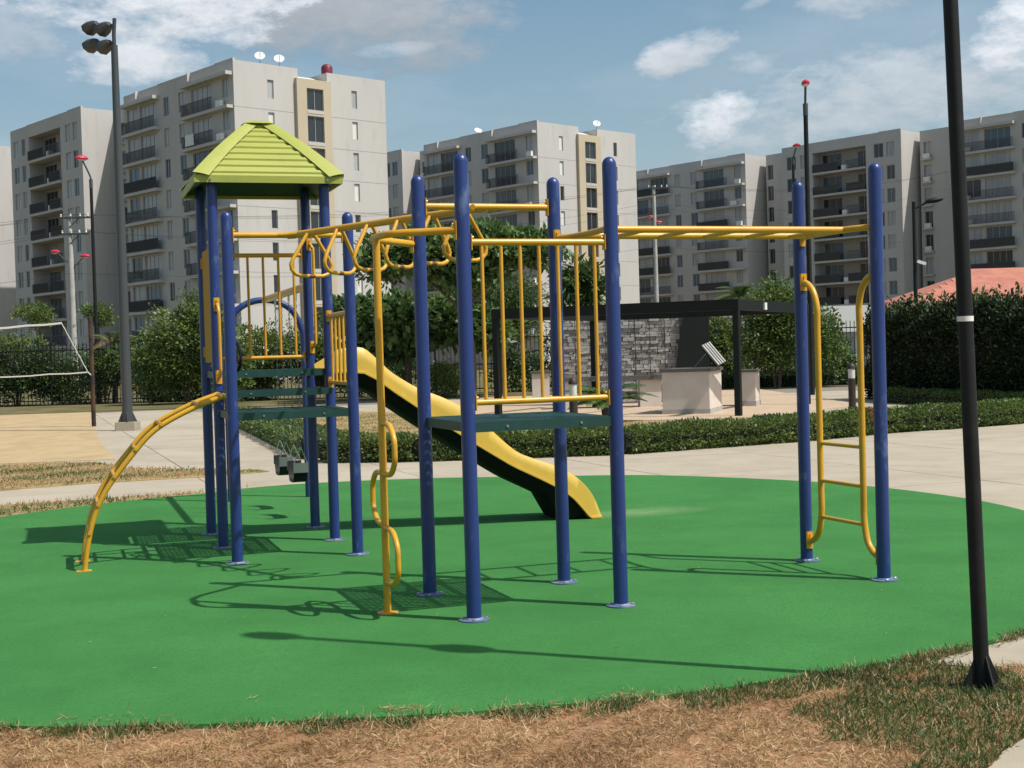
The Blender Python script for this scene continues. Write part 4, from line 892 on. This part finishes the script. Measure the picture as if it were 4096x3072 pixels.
# ------------------------------------------------------------------ volleyball net
b0 = Vector((-11.47, 36.99, 0))
tag(mk('net_post', MB().lathe([(.06, 0), (.058, 2.95), (.05, 3.0), (.02, 3.02)], b0, 14), 'rust', None, b0), 'rusty dark post holding the volleyball net on the sand', 'post')
t = empty('volleyball_net', b0+Vector((-4, 0, 0)), 'slack white edged volleyball net at the left edge', 'net')
yN = 36.95; c1 = Vector((-12.25, yN, 2.86)); c0 = Vector((-19.0, yN, 2.66)); d1 = Vector((-11.57, yN, 1.50)); d0 = Vector((-19.0, yN, 1.36))
def tape(a, b, w, sag, nm):
    n = 14; P0 = [a.lerp(b, i/n)-ZZ*(sag*4*(i/n)*(1-i/n)+.012*math.sin(i*2.3)) for i in range(n+1)]; vs = []
    for q in P0: vs += [q+ZZ*w/2+Vector((0, -.006, 0)), q-ZZ*w/2+Vector((0, -.006, 0)), q-ZZ*w/2+Vector((0, .006, 0)), q+ZZ*w/2+Vector((0, .006, 0))]
    mk(nm, MB().add(vs, [(4*i+j, 4*i+(j+1) % 4, 4*i+4+(j+1) % 4, 4*i+4+j) for i in range(n) for j in range(4)]), 'white_rope', t, a, smooth=False)
tape(c1, c0, .055, .05, 'top_tape'); tape(d1, d0, .035, .03, 'bottom_tape'); tape(c1+Vector((0, 0, .02)), d1, .04, 0, 'side_tape')
nm = MB()
for i in range(52):
    f = i/51; nm.tube([c1.lerp(c0, f)-ZZ*.03, d1.lerp(d0, f)], .0022, 3, cap=False)
for j in range(1, 11):
    f = j/11; nm.tube([c1.lerp(d1, f), c0.lerp(d0, f)], .0022, 3, cap=False)
stuff(mk('mesh', nm, 'black_metal', t, c1))
tag(mk('guy_rope', MB().tube([d1, b0+Vector((0, -.1, 1.42))], .012, 6), 'white_rope', None, d1), 'short rope tying the net corner to the rusty post', 'rope')

# ------------------------------------------------------------------ patio: pergola, stone wall, barbecue, counter
pa, pb = Vector((math.cos(rad(162)), math.sin(rad(162)), 0)), Vector((math.cos(rad(72)), math.sin(rad(72)), 0))
pa0, pb0 = pa, pb; pa, pb = Vector((math.cos(rad(159)), math.sin(rad(159)), 0)), Vector((math.cos(rad(62)), math.sin(rad(62)), 0))
t = empty('pergola', (5.42, 32.45, .02), 'dark steel pergola frame over the barbecue patio', 'pergola'); o = WO[t.name]; zt = 2.80
for a, b in ((0, 0), (6.2, 0), (0, 6.0), (6.2, 6.0)): mk('post', MB().bbox(o+pa*a+pb*b+ZZ*1.33, (.15, .15, 2.66), .01, (pa, pb, ZZ)), 'pergola_metal', t, o+pa*a+pb*b, smooth=False)
for b in (0, 6.0): mk('beam', MB().box(o+pa*3.1+pb*b+ZZ*(zt-.13), (6.36, .16, .26), ax=(pa, pb, ZZ)), 'pergola_metal', t, o, smooth=False)
for a in (0, 6.2): mk('beam', MB().box(o+pa*a+pb*3.0+ZZ*(zt-.133), (.16, 5.83, .255), ax=(pa, pb, ZZ)), 'pergola_metal', t, o, smooth=False)
for k in range(1, 4): mk('rafter', MB().box(o+pa*6.2*k/4+pb*3.0+ZZ*(zt-.06), (.05, 5.83, .11), ax=(pa, pb, ZZ)), 'pergola_metal', t, o, smooth=False)
mk('junction_box', MB().box(o-pa*.10+pb*2.0+ZZ*(zt-.14), (.04, .16, .18), ax=(pa, pb, ZZ)), 'white_paint', t, o, smooth=False)
pa, pb = pa0, pb0
# stone wall
t = empty('stone_wall', (3.6, 42, .02), 'rough grey stacked stone wall behind the barbecue counter', 'stone wall'); o = WO[t.name]
wx = Vector((1, 0, 0)); x0, x1, zt = 1.35, 5.45, 2.97
mk('core', MB().box((3.4, 42.2, zt/2), (4.08, .3, zt)), 'stone_back', t, o, smooth=False)
rr = random.Random(5); z = zt; stone_src = {}; cnt = 0; rest = {}
while z > .05:
    h = min(rr.choice((.075, .10, .125)), z-.02); x = x0
    while x < x1-.05:
        w = min(rr.uniform(.14, .50), x1-x); cc_ = Vector((x+w/2, 42.02-rr.uniform(0, .09), z-h/2)); tl = rr.uniform(-.12, .12)
        ax = (Vector((math.cos(tl), 0, math.sin(tl)*.5)), Vector((-math.sin(tl)*.5, 0, math.cos(tl))), Vector((math.sin(rr.uniform(-.2, .2)), -1, 0)).normalized()); mm = rr.randrange(5)
        if cnt < 300:
            key = (mm, round(w/.05), h)
            if key in stone_src: again(stone_src[key], t, cc_)
            else:
                so = mk('stone', MB().bbox((0, 0, 0), (w-.008, h-.006, .13), .016, ax), 'stone%d' % mm, t, (0, 0, 0), smooth=False); so.location = cc_-o; stone_src[key] = so
        else: rest.setdefault(mm, MB()).bbox(cc_, (w-.008, h-.006, .13), .016, ax)
        cnt += 1; x += w
    z -= h
for mm, mb in rest.items(): stuff(mk('stones', mb, 'stone%d' % mm, t, o, smooth=False))
for k in range(9): mk('mesh_wire', MB().tube([(x0+.2+k*.46, 41.87, .03), (x0+.2+k*.46+.02*math.sin(k*5), 41.87, zt-.02)], .009, 5), 'black_metal', t, o)
ch = MB().prism([(5.18, 41.72), (6.12, 41.72), (6.12, 42.3), (5.4, 42.3)], .02, 2.96)  # added dark solid, stands in for shade on the wall's right end
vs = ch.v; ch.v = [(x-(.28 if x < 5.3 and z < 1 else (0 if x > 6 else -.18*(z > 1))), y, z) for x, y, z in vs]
tag(mk('shade_panel', ch, 'pergola_metal', None, (5.8, 42, 0), smooth=False), 'dark panel standing in for shade on the right end of the stone wall', 'shade panel')
# barbecue block
t = empty('barbecue', (4.95, 33.95, .02), 'white rendered barbecue block with dark top and raised grill lid', 'barbecue'); o = WO[t.name]
c = o+pa*.6+pb*.95
mk('body', MB().box(c+ZZ*.55, (1.2, 1.9, 1.02), ax=(pa, pb, ZZ)), 'render_white', t, o, smooth=False)
mk('plinth', MB().box(c+ZZ*.06, (1.23, 1.93, .12), ax=(pa, pb, ZZ)), 'pole_concrete', t, o, smooth=False)
mk('top', MB().box(c+ZZ*1.10, (1.3, 2.0, .08), ax=(pa, pb, ZZ)), 'counter_top', t, o, smooth=False)
ly = (-pa*.55+ZZ*.0-pb*.2).normalized(); lx = Vector((.88, .0, -.62)).normalized(); lz = Vector((.55, -.25, .72)); 
lc = c-pa*.42+ZZ*1.42
l1 = Vector((.39, -.10, -.51)).normalized(); l2 = Vector((.35, .75, .05)); l2 = (l2-l1*l2.dot(l1)).normalized(); l3 = l1.cross(l2); lc = Vector((5.2, 34.9, 1.50))
lid = mk('grill_lid', MB().box(lc, (.66, .82, .03), ax=(l1, l2, l3)), 'black_metal', t, lc, smooth=False)
for k in range(4): mk('lid_slat', MB().box(lc+l3*.03+l2*(-.33+.22*k), (.66, .12, .04), ax=(l1, l2, l3)), 'pole_concrete', lid, lc, smooth=False)
mk('lid_prop', MB().tube([c-pa*.05+ZZ*1.14, lc-l1*.15], .012, 6), 'steel', t, lc)
# counter
t = empty('counter', (3.3, 39.3, .02), 'long counter with dark tiled edge in front of the stone wall', 'counter'); o = WO[t.name]
mk('top', MB().box((3.1, 39.4, .90), (3.5, .85, .05)), 'counter_top', t, o, smooth=False)
for k in range(10): mk('edge_tile', MB().box((1.53+k*.35, 38.965, .865), (.335, .02, .13)), 'counter_top', t, o, smooth=False)
for x in (1.6, 4.0, 4.62): mk('leg', MB().box((x, 39.4, .44), (.62 if x == 4.0 else .16, .7, .86)), 'render_white', t, o, smooth=False); 
t = empty('storage_block', (6.62, 38.0, .02), 'small white rendered block with dark cap right of the pergola post', 'block'); o = WO[t.name]
mk('body', MB().box(o+ZZ*.48, (.55, .9, .92), ax=(pa, pb, ZZ)), 'render_white', t, o, smooth=False); mk('plinth', MB().box(o+ZZ*.07, (.58, .93, .14), ax=(pa, pb, ZZ)), 'pole_concrete', t, o, smooth=False); mk('cap', MB().box(o+ZZ*.975, (.62, .98, .07), ax=(pa, pb, ZZ)), 'counter_top', t, o, smooth=False)
t = empty('garden_pier', (1.0, 47.2, .02), 'short white rendered pier with dark cap left of the stone wall', 'pier'); o = WO[t.name]
mk('body', MB().box(o+ZZ*.46, (.60, .6, .92)), 'render_white', t, o, smooth=False); mk('cap', MB().box(o+ZZ*.96, (.70, .7, .08)), 'counter_top', t, o, smooth=False)
def bollard(p, h, label):
    t = empty('bollard_light', p, label, 'bollard light', 'bollard lights'); p = Vector(p); r = .085
    mk('shaft', MB().lathe([(r, 0), (r, h-.36)], p, 16), 'bollard', t, p); mk('lens', MB().lathe([(r*.92, h-.36), (r*.92, h-.14)], p, 16), 'lamp_glass', t, p)
    mk('cap', MB().lathe([(r*1.08, h-.14), (r*1.08, h-.10), (r*.8, h-.03), (.02, h)], p, 16), 'bollard', t, p)
bollard((1.22, 27.1, .012), 1.15, 'brown bollard light behind the low hedge in front of the stone wall'); bollard((7.97, 31.72, .0), 1.22, 'brown bollard light between the yellow ladder rails')

# ------------------------------------------------------------------ vegetation
def trunk(t, pts, r0, r1, limbs=()):
    b = Vector(pts[0]); n = len(pts)
    mk('trunk', MB().tube(spline(pts, 4), [r0+(r1-r0)*i/((n-1)*4) for i in range((n-1)*4+1)], 9), 'bark', t, b)
    for l in limbs: k = (len(l)-1)*4+1; mk('limb', MB().tube(spline(l, 4), [r1*.8*(1-.7*i/k) for i in range(k)], 7), 'bark', t, l[0])
def shrub(name, label, cat, B_, n, L_, W_, m, m2=None, tr=None, group=None, shell=.45, up=.35, droop=0, frac=.3, jit=.9):
    b0 = Vector((B_[0][0], B_[0][1], .0)); t = empty(name, b0, label, cat, group)
    if tr: trunk(t, *tr)
    else:
        x, y, z = B_[0][:3]
        for k in range(4): a = k*1.7; mk('stem', MB().tube(spline([(x+.1*math.cos(a), y+.1*math.sin(a), 0), (x+.3*math.cos(a), y+.3*math.sin(a), z*.6), (x+B_[0][3]*.5*math.cos(a), y+B_[0][4]*.5*math.sin(a), z+B_[0][5]*.3)], 3), [.04, .036, .032, .028, .022, .016, .01], 6), 'bark', t, b0)
    k1 = int(n*(1-frac)) if m2 else n
    Pp, od = blobs(B_, k1, shell); Pp[:, 2] = np.maximum(Pp[:, 2], .03); leaves('crown', Pp, L_, W_, m, t, b0, od, up, droop, jit)
    if m2 == 'leaf_dark': frac = frac
    if m2: Pp, od = blobs(B_, n-k1, shell); Pp[:, 2] = np.maximum(Pp[:, 2], .03); leaves('crown', Pp, L_, W_, m2, t, b0, od, up, droop, jit)
    return t
def scatter(x0, x1, y, z0, z1, k, r, dep=.5):
    return [(random.uniform(x0, x1), y+random.uniform(-dep, dep), random.uniform(z0, z1), r*random.uniform(.7, 1.3), r*.6, r*random.uniform(.7, 1.2)) for _ in range(k)]
shrub('bush', 'yellow green bush behind the volleyball net at the left edge', 'bush', [(-21.6, 59, 1.8, 1.8, 1.2, 1.4), (-23.8, 59.3, 1.9, 1.4, 1, 1.3), (-20.2, 58.8, 1.2, .9, .8, .9)], 9000, .17, .09, 'leaf_bright', 'leaf_mid')
shrub('bush', 'large rounded bright green bush left of the roofed tower', 'bush', [(-13.0, 54.4, 2.5, 1.4, 1.2, 1.7), (-14.2, 54.6, 1.7, 1.2, 1, 1.4), (-12.2, 54.2, 3.1, .9, .8, 1.1), (-11.6, 54.6, 1.5, 1.2, 1, 1.4)], 15000, .15, .09, 'leaf_mid', 'leaf_bright', frac=.5)
shrub('vine', 'dark vines on the fence behind the net', 'vine', scatter(-25, -19.5, 58.0, .4, 2.0, 16, .85), 15000, .12, .07, 'leaf_dark', 'leaf_mid', frac=.45)
shrub('vine', 'leafy vines on the fence beside the rusty net post', 'vine', scatter(-19.5, -15.5, 58.0, .3, 1.9, 12, .8), 12000, .12, .07, 'leaf_mid', 'leaf_bright')
shrub('vine', 'vines on the fence between floodlight mast and tower', 'vine', scatter(-15.5, -10.5, 58.0, .3, 1.7, 16, .85), 15000, .12, .07, 'leaf_dark', 'leaf_mid', frac=.45)
shrub('bush', 'sunlit yellow green bush seen through the tower deck bars', 'bush', [(-10.3, 56, 2.0, 1.2, .9, 1.2), (-9.0, 56.2, 1.9, 1.1, .9, 1.1), (-7.9, 56.2, 1.8, 1.0, .9, 1.1)], 10000, .15, .08, 'leaf_bright', 'leaf_mid', frac=.4)
shrub('vine', 'dark thicket under the sunlit bush behind the slide top', 'vine', scatter(-10.5, -3, 56.4, .3, 1.5, 16, .75), 11000, .13, .08, 'leaf_dark', 'leaf_mid')
shrub('tree', 'broad leaved tree behind the slide with a low spreading crown', 'tree', [(-5.9, 53, 3.3, 1.2, 1, .75), (-4.2, 52.8, 3.2, 1.4, 1.1, .8), (-2.5, 53, 3.0, 1.3, 1.1, .8), (-4.8, 53.1, 2.3, 1.8, 1, .7), (-1.0, 53, 2.6, 1.0, .9, .7)], 6500, .36, .23, 'leaf_big', 'leaf_dark', ([(-4.15, 53, 0), (-4.05, 53, 1.0), (-4.2, 53, 2.2), (-4.1, 53, 3.0)], .16, .09, [[(-4.1, 53, 1.4), (-4.9, 53, 2.2), (-5.8, 53, 3.0)], [(-4.15, 53, 1.7), (-3.3, 53, 2.4), (-2.4, 53, 2.9)]]), shell=.3, droop=.3, up=.3, frac=.18)
shrub('tree', 'tall broad leaved tree showing its crown above the ring ladder', 'tree', [(-4.6, 50, 5.3, 1.1, 1.1, .75), (-2.8, 50, 5.7, 1.5, 1.2, .75), (-.8, 50, 5.7, 1.5, 1.2, .8), (.8, 50, 5.5, 1.1, 1.1, .7), (-1.6, 50.2, 4.8, 1.6, 1, .7)], 8000, .30, .19, 'leaf_big', 'leaf_dark', ([(-1.5, 50.6, 0), (-1.45, 50.6, 1.6), (-1.6, 50.5, 3.2), (-1.5, 50.3, 4.6)], .17, .10, [[(-1.55, 50.5, 3.0), (-2.8, 50.3, 4.3), (-4.4, 50, 5.1)], [(-1.6, 50.5, 3.4), (-.4, 50.3, 4.6), (.7, 50, 5.4)], [(-1.5, 50.4, 4.0), (-2.0, 50.2, 5.0), (-2.6, 50, 5.7)]]), shell=.25, droop=.25, up=.3, frac=.22)
shrub('tree', 'feathery dark green tree behind the yellow barrier bars', 'tree', [(-1.4, 54.5, 3.9, 1.6, 1.2, 1.1), (.3, 54.6, 3.7, 1.3, 1.1, 1.2), (-.3, 54.4, 2.9, 1.7, 1.1, .9)], 14000, .15, .05, 'leaf_mid', 'leaf_dark', ([(-.4, 54.7, 0), (-.5, 54.7, 1.4), (-.4, 54.7, 2.8)], .13, .07, [[(-.45, 54.7, 1.8), (.5, 54.6, 2.9), (.9, 54.5, 3.8)], [(-.45, 54.7, 2), (-1.2, 54.6, 3.0), (-1.6, 54.5, 3.9)]]), shell=.2)
shrub('tree', 'small tree with long drooping leaves above the pergola beam', 'tree', [(2.1, 44.6, 4.2, .55, .5, .55), (2.75, 44.5, 4.0, .5, .5, .5), (1.9, 44.5, 3.6, .45, .5, .5), (2.6, 44.6, 3.5, .5, .5, .45)], 900, .42, .12, 'leaf_palm', 'leaf_dark', ([(2.9, 44.6, 0), (2.9, 44.6, 1.5), (2.75, 44.6, 2.8), (2.5, 44.6, 3.4)], .09, .05, [[(2.8, 44.6, 2.4), (2.3, 44.5, 3.1), (2.0, 44.5, 3.7)], [(2.75, 44.6, 2.8), (2.9, 44.5, 3.4), (2.8, 44.5, 3.9)]]), shell=.1, droop=.55, up=.0)
shrub('topiary', 'small clipped round green shrub beside the slide', 'shrub', [(-2.66, 52, .62, .66, .66, .62), (-2.66, 52, .95, .45, .45, .45)], 9000, .07, .03, 'leaf_mid', 'leaf_bright', shell=.75)
shrub('bush', 'yellowish bush behind the pergola left of the post', 'bush', [(8.4, 55.5, 2.2, .9, .8, 1.0), (9.0, 55.6, 1.3, .9, .8, 1.0), (7.6, 55.6, 1.5, .8, .7, 1.0)], 7000, .16, .08, 'leaf_bright', 'leaf_mid', frac=.4)
shrub('bush', 'tall full green bush right of the pergola behind the ladder post', 'bush', [(10.4, 53, 3.1, 1.0, .9, 1.1), (11.2, 53, 2.3, 1.3, 1.0, 1.4), (9.9, 53, 1.9, 1.0, .9, 1.2), (12.3, 53.2, 1.6, .9, .9, 1.2)], 15000, .15, .09, 'leaf_mid', 'leaf_bright', frac=.35)
shrub('vine', 'sparse vines on the fence left of the stone wall', 'vine', scatter(-3, 3, 58.0, .3, 2.2, 9, .7), 6500, .13, .08, 'leaf_mid', 'leaf_dark')
shrub('vine', 'vines and shoots on the fence between pergola and bush', 'vine', scatter(6, 12, 57.9, .3, 1.8, 10, .65), 7000, .13, .07, 'leaf_mid', 'leaf_dark', frac=.4)
shrub('vine', 'vines on the fence in front of the white gatehouse', 'vine', scatter(12.5, 17.5, 57.6, .2, 1.5, 10, .65), 7000, .13, .07, 'leaf_dark', 'leaf_mid', frac=.5)
shrub('tree', 'small flat topped tree before the left block', 'tree', [(-26.4, 75, 4.7, 1.1, .8, .45), (-26.0, 75, 4.2, .7, .6, .35)], 2200, .16, .07, 'leaf_bright', 'leaf_mid', ([(-25.8, 75, 0), (-25.8, 75, 2.2), (-26.2, 75, 4.2)], .09, .05))
shrub('tree', 'small thin tree right of the utility pole', 'tree', [(-23.1, 75.5, 4.7, .9, .8, .4), (-22.7, 75.5, 4.2, .7, .6, .35)], 1800, .16, .07, 'leaf_mid', 'leaf_bright', ([(-22.9, 75.5, 0), (-22.9, 75.5, 2.2), (-23.0, 75.5, 4.4)], .08, .04))
def palm(base, h, nf, fl, m, label, spread=1.0, lw=.05, ll=.45, m2=None, cat='palm', erange=(.25, 1.25)):
    b = Vector(base); t = empty('palm', b, label, cat)
    if h > .3: mk('trunk', MB().tube([b, b+ZZ*h*.5+Vector((.03, 0, 0)), b+ZZ*h], [.12, .10, .085], 9), 'bark', t, b)
    for k in range(nf):
        a = 2.4*k+random.uniform(-.3, .3); el = random.uniform(*erange); L_ = fl*random.uniform(.8, 1.1); d = Vector((math.cos(a), math.sin(a), 0)); pts = []
        for i in range(9):
            f = i/8; pts.append(b+ZZ*h+d*L_*spread*(f*math.cos(el*(1-.3*f))+.12*f*f)+ZZ*L_*(f*math.sin(el)-.62*f*f))
        fr = MB().tube(pts, [.016*(1-.8*i/8) for i in range(9)], 5); s = ZZ.cross(d).normalized()
        for i in range(2, 30):
            f = i/30*8; j = int(f); p = pts[j].lerp(pts[min(j+1, 8)], f-j); tg = (pts[min(j+1, 8)]-pts[j]).normalized(); ln = ll*math.sin(PI*(.12+.85*i/30))
            for sg in (-1, 1):
                e = p+(s*sg*.8+tg*.6-ZZ*.25).normalized()*ln; w = tg*lw*.5
                fr.add([p-w*.4, p.lerp(e, .45)-w, e, p.lerp(e, .45)+w], [(0, 1, 2, 3)])
        mk('frond', fr, m2 if (m2 and k % 2) else m, t, b, smooth=False)
palm((-17.2, 58.6, 0), 2.6, 12, 1.5, 'leaf_palm', 'drooping dry fronded palm behind the fence right of the street lamp', .9, .05, .5, 'leaf_dry')
palm((-15.6, 58.8, 0), 2.7, 11, 1.4, 'leaf_palm', 'palm behind the fence beside the floodlight mast', .9, .05, .5)
palm((-24.4, 60.5, 0), 2.5, 10, 1.3, 'leaf_palm', 'short palm behind the fence at the far left', .9, .05, .45)
palm((10.6, 62.5, 0), 4.0, 13, 1.6, 'leaf_palm', 'palm behind the pergola before the shaded block', 1.0, .06, .5)
palm((12.2, 63.5, 0), 3.6, 11, 1.5, 'leaf_palm', 'smaller palm right of the pergola palm', 1.0, .06, .5)
palm((2.15, 31.6, .02), .32, 16, 1.45, 'leaf_palm', 'low bright palm plant at the patio edge in front of the counter', .85, .06, .38, None, 'palm plant', (.6, 1.4))
# clipped low hedges
def hedge(name, label, pts, w, h, n, L_, W_, m, m2, core_h=.8, zj=0, frac=.3, cm='hedge_core', outl=1.0, rough=0):
    pts = [Vector((*p, 0)) for p in pts]; t = empty(name, pts[0], label, 'hedge'); seg = [(pts[i+1]-pts[i]).length for i in range(len(pts)-1)]; tot = sum(seg)
    co = MB()
    for i in range(len(pts)-1):
        d = (pts[i+1]-pts[i]).normalized(); c = (pts[i]+pts[i+1])/2
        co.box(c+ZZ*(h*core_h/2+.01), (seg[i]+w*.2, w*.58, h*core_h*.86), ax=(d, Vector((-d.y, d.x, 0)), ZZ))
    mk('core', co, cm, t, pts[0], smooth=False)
    cum = np.cumsum([0]+seg); PA = np.array([[p.x, p.y] for p in pts])
    for mm, k in ((m, int(n*(1-frac))), (m2, int(n*frac))):
        sN = rng.random(k)*tot; idx = np.clip(np.searchsorted(cum, sN)-1, 0, len(seg)-1); f = (sN-cum[idx])/np.array(seg)[idx]
        c = PA[idx]+(PA[idx+1]-PA[idx])*f[:, None]; d = PA[idx+1]-PA[idx]; d /= np.linalg.norm(d, axis=1)[:, None]; nrm = np.stack([-d[:, 1], d[:, 0]], 1)
        ph = rng.random(k)*2*PI; e = .70+.34*rng.random(k)**.6; cx = np.sign(np.cos(ph))*np.abs(np.cos(ph))**.62*e; cz = np.sign(np.sin(ph))*np.abs(np.sin(ph))**.62*e
        lum = 1+.10*np.sin(sN*3.1+1)+.08*np.sin(sN*7.3)+.05*np.sin(sN*17)+rough*(rng.random(k)**3-.3)
        Pp = np.stack([c[:, 0]+nrm[:, 0]*cx*w/2*(.96+.06*np.sin(sN*4.7)), c[:, 1]+nrm[:, 1]*cx*w/2, np.maximum(h/2+cz*h/2*lum, .02)], 1)
        od = np.stack([nrm[:, 0]*cx, nrm[:, 1]*cx, cz], 1); leaves('foliage', Pp, L_, W_, mm, t, pts[0], od*outl, .4, 0, .9)
    return t
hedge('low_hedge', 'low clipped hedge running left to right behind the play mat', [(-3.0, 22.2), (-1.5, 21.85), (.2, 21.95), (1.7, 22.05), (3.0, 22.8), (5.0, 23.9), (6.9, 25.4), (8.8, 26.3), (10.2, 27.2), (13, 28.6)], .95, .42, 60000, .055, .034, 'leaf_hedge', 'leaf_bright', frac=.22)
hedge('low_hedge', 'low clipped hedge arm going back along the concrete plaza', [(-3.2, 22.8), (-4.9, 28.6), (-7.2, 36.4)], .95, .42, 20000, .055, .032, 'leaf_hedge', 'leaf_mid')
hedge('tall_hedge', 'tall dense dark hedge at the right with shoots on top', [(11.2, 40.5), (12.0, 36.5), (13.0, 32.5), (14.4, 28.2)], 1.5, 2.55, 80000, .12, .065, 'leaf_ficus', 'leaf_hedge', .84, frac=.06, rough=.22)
hedge('low_hedge', 'low shaded planting strip at the foot of the tall dark hedge', [(10.6, 37.6), (11.6, 33.4), (12.4, 30.4)], .7, .38, 9000, .06, .035, 'leaf_hedge', 'leaf_mid')
hedge('low_hedge', 'low dark planting under the fence right of the pergola', [(8.3, 54.5), (12, 54.8), (16, 54.5)], 1.4, .6, 9000, .10, .06, 'leaf_dark', 'leaf_hedge')
t = empty('hedge_shoots', (12.3, 36, 2.5), 'ragged upright shoots growing out of the tall dark hedge top', 'shoots')
mb = MB(); SP = []
for k in range(130):
    f = random.random(); c = Vector((11.3, 40, 2.45)).lerp(Vector((14.2, 28.8, 2.45)), f)+Vector((random.uniform(-.5, .5), 0, 0)); h = random.choice((.15, .25, .35, .55))
    e = c+Vector((random.uniform(-.12, .12), random.uniform(-.1, .1), h)); mb.tube([c, e], [.008, .004], 4)
    for i in range(int(14*h/.3)): SP.append(list(c.lerp(e, random.uniform(.15, 1))))
stuff(mk('twigs', mb, 'bark', t, WO[t.name])); stuff(leaves('foliage', np.array(SP), .13, .06, 'leaf_hedge', t, WO[t.name]))
for p, lab in (((6.55, 24.75), 'tiny red flowers in the low hedge beside the ladder'),):
    Pp = np.array([[p[0]+random.uniform(-.12, .12), p[1]-.35+random.uniform(-.1, .1), random.uniform(.3, .52)] for _ in range(40)]); stuff(tag(leaves('red_flowers', Pp, .05, .045, 'flower_red', None, (*p, 0)), lab, 'flowers'))
# grass and straw
def grass(name, X, Y, z, L_, W_, m, up, flat=1):
    P_ = np.stack([X, Y, np.full(len(X), z)], 1); return stuff(leaves(name, P_, L_, W_, m, None, (0, 0, 0), None, up, flat=flat))
def ndens(X, Y, s, o): return .5+.25*np.sin(X*s+o)*np.sin(Y*s*1.3+o*2)+.25*np.sin(X*s*2.3-Y*s*1.7+o)
k = 260000; X = rng.uniform(-3.4, 4.0, k); Y = rng.uniform(4.7, 7.3, k)
ok = ~inside(mo, X, Y) & (np.abs(X) < Y*.42+.25)
conc = [(1.2, 4.4), (1.84, 5.27), (1.94, 5.43), (2.09, 5.6), (2.6, 6.0), (4.5, 6.6), (4.5, 4.4)]; conc2 = [(2.12, 7.05), (2.3, 6.93), (2.58, 6.90), (3.6, 6.93), (6, 7.6), (6, 12), (4.6, 11), (3.4, 8)]
ok &= ~inside(conc, X, Y) & ~inside(conc2, X, Y); X, Y = X[ok], Y[ok]
# distance to the mat edge
dm = np.min(np.hypot(X[:, None]-mat_poly[None, ::3, 0], Y[:, None]-mat_poly[None, ::3, 1]), 1)
gmask = (X > 1.40+.15*np.sin(Y*5)+.08*np.sin(Y*13)) & (Y < 6.75+.1*np.sin(X*9)) | ((dm < .16+.07*np.sin(X*6)) & (ndens(X, Y, 9, .4) > .38)) | ((X > .75) & (dm < .28))
gsel = gmask & (rng.random(len(X)) < .75); dsel = ~gsel & (rng.random(len(X)) < np.clip((.6*ndens(X, Y, 4.3, 1.2)+.55*ndens(X, Y, 13, 2.2)+.25*ndens(X, Y, 31, .7)-.42)*2.4, .10, 1))
grass('grass', X[gsel], Y[gsel], .008, .042, .0048, 'grass_green', .75)
grass('straw', X[dsel], Y[dsel], .010, .052, .0045, 'grass_dry', .16, .3)
sel = gmask & (rng.random(len(X)) < np.where(X > 1.5, .05, .22)); grass('straw', X[sel], Y[sel], .012, .05, .0045, 'grass_dry', .35, .4)
# grass on the strips at the left and on the lawn behind the low hedge
for poly, n, z in (([(-16, 12.5), (-9, 15.2), (-6.3, 16.45), (-5.17, 17.0), (-3.98, 17.38), (-3.3, 17.9), (-3.9, 17.15), (-5.7, 15.2), (-6.6, 12)], 16000, .012), ([(-12, 16.7), (-9, 17.8), (-7.06, 18.56), (-5.94, 19.3), (-4.55, 19.8), (-3.8, 20.4), (-4.89, 21.1), (-6.25, 21.8), (-7.2, 23.2), (-12, 22.7)], 22000, .01), ([(-3.0, 23), (1.6, 23), (4.9, 25), (10.3, 28), (4.8, 30.8), (2.4, 31.2), (-.5, 33), (-2.5, 38), (-7, 42), (-6, 35)], 26000, .012)):
    px_, py_ = zip(*poly); X = rng.uniform(min(px_), max(px_), n*3); Y = rng.uniform(min(py_), max(py_), n*3); ok = inside(poly, X, Y); X, Y = X[ok][:n], Y[ok][:n]
    g = ndens(X, Y, 1.7, .3)+.3*rng.random(len(X)) > .78; grass('grass', X[g], Y[g], z, .06, .012, 'grass_green', .8); grass('straw', X[~g], Y[~g], z, .06, .012, 'grass_dry', .35)
k = 60; X = rng.uniform(-5, 4.5, k); Y = rng.uniform(6.4, 15, k); ok = inside(mo, X, Y); grass('straw', X[ok], Y[ok], .036, .035, .007, 'grass_dry', .02, 0)
# straw tufts blown onto the mat edge
for (cx, cy, n, r) in ((-.55, 6.30, 60, .07), (-2.05, 6.28, 26, .16), (-1.3, 6.55, 3, .05), (.55, 6.44, 50, .08), (.05, 6.28, 40, .15)):
    P_ = np.stack([cx+rng.normal(size=n)*r, cy+rng.normal(size=n)*r*.35, np.full(n, .04)], 1); stuff(leaves('straw', P_, .065, .0045, 'grass_dry', None, (0, 0, 0), None, .05, flat=.15))

# ragged fringe of grass growing over the front edge of the mat
fe = mat_poly[(mat_poly[:, 1] < 7.7)]; n = 15000; i_ = rng.integers(0, len(fe)-1, n); f_ = rng.random(n)[:, None]; ok = np.linalg.norm(fe[i_+1]-fe[i_], axis=1) < .6; i_, f_ = i_[ok], f_[ok]
Q_ = fe[i_]*(1-f_)+fe[i_+1]*f_+np.stack([rng.normal(size=len(i_))*.03, -.025+rng.normal(size=len(i_))*.032], 1); dn = ndens(Q_[:, 0], Q_[:, 1], 7, 1.1)+.5*ndens(Q_[:, 0], Q_[:, 1], 23, .2); sel = dn > .62+.25*rng.random(len(dn)); Q_ = Q_[sel]; g_ = rng.random(len(Q_)) < .62
grass('grass', Q_[g_, 0], Q_[g_, 1], .014, .045, .0045, 'grass_green', .5, .7); grass('straw', Q_[~g_, 0], Q_[~g_, 1], .02, .05, .004, 'grass_dry', .25, .5)
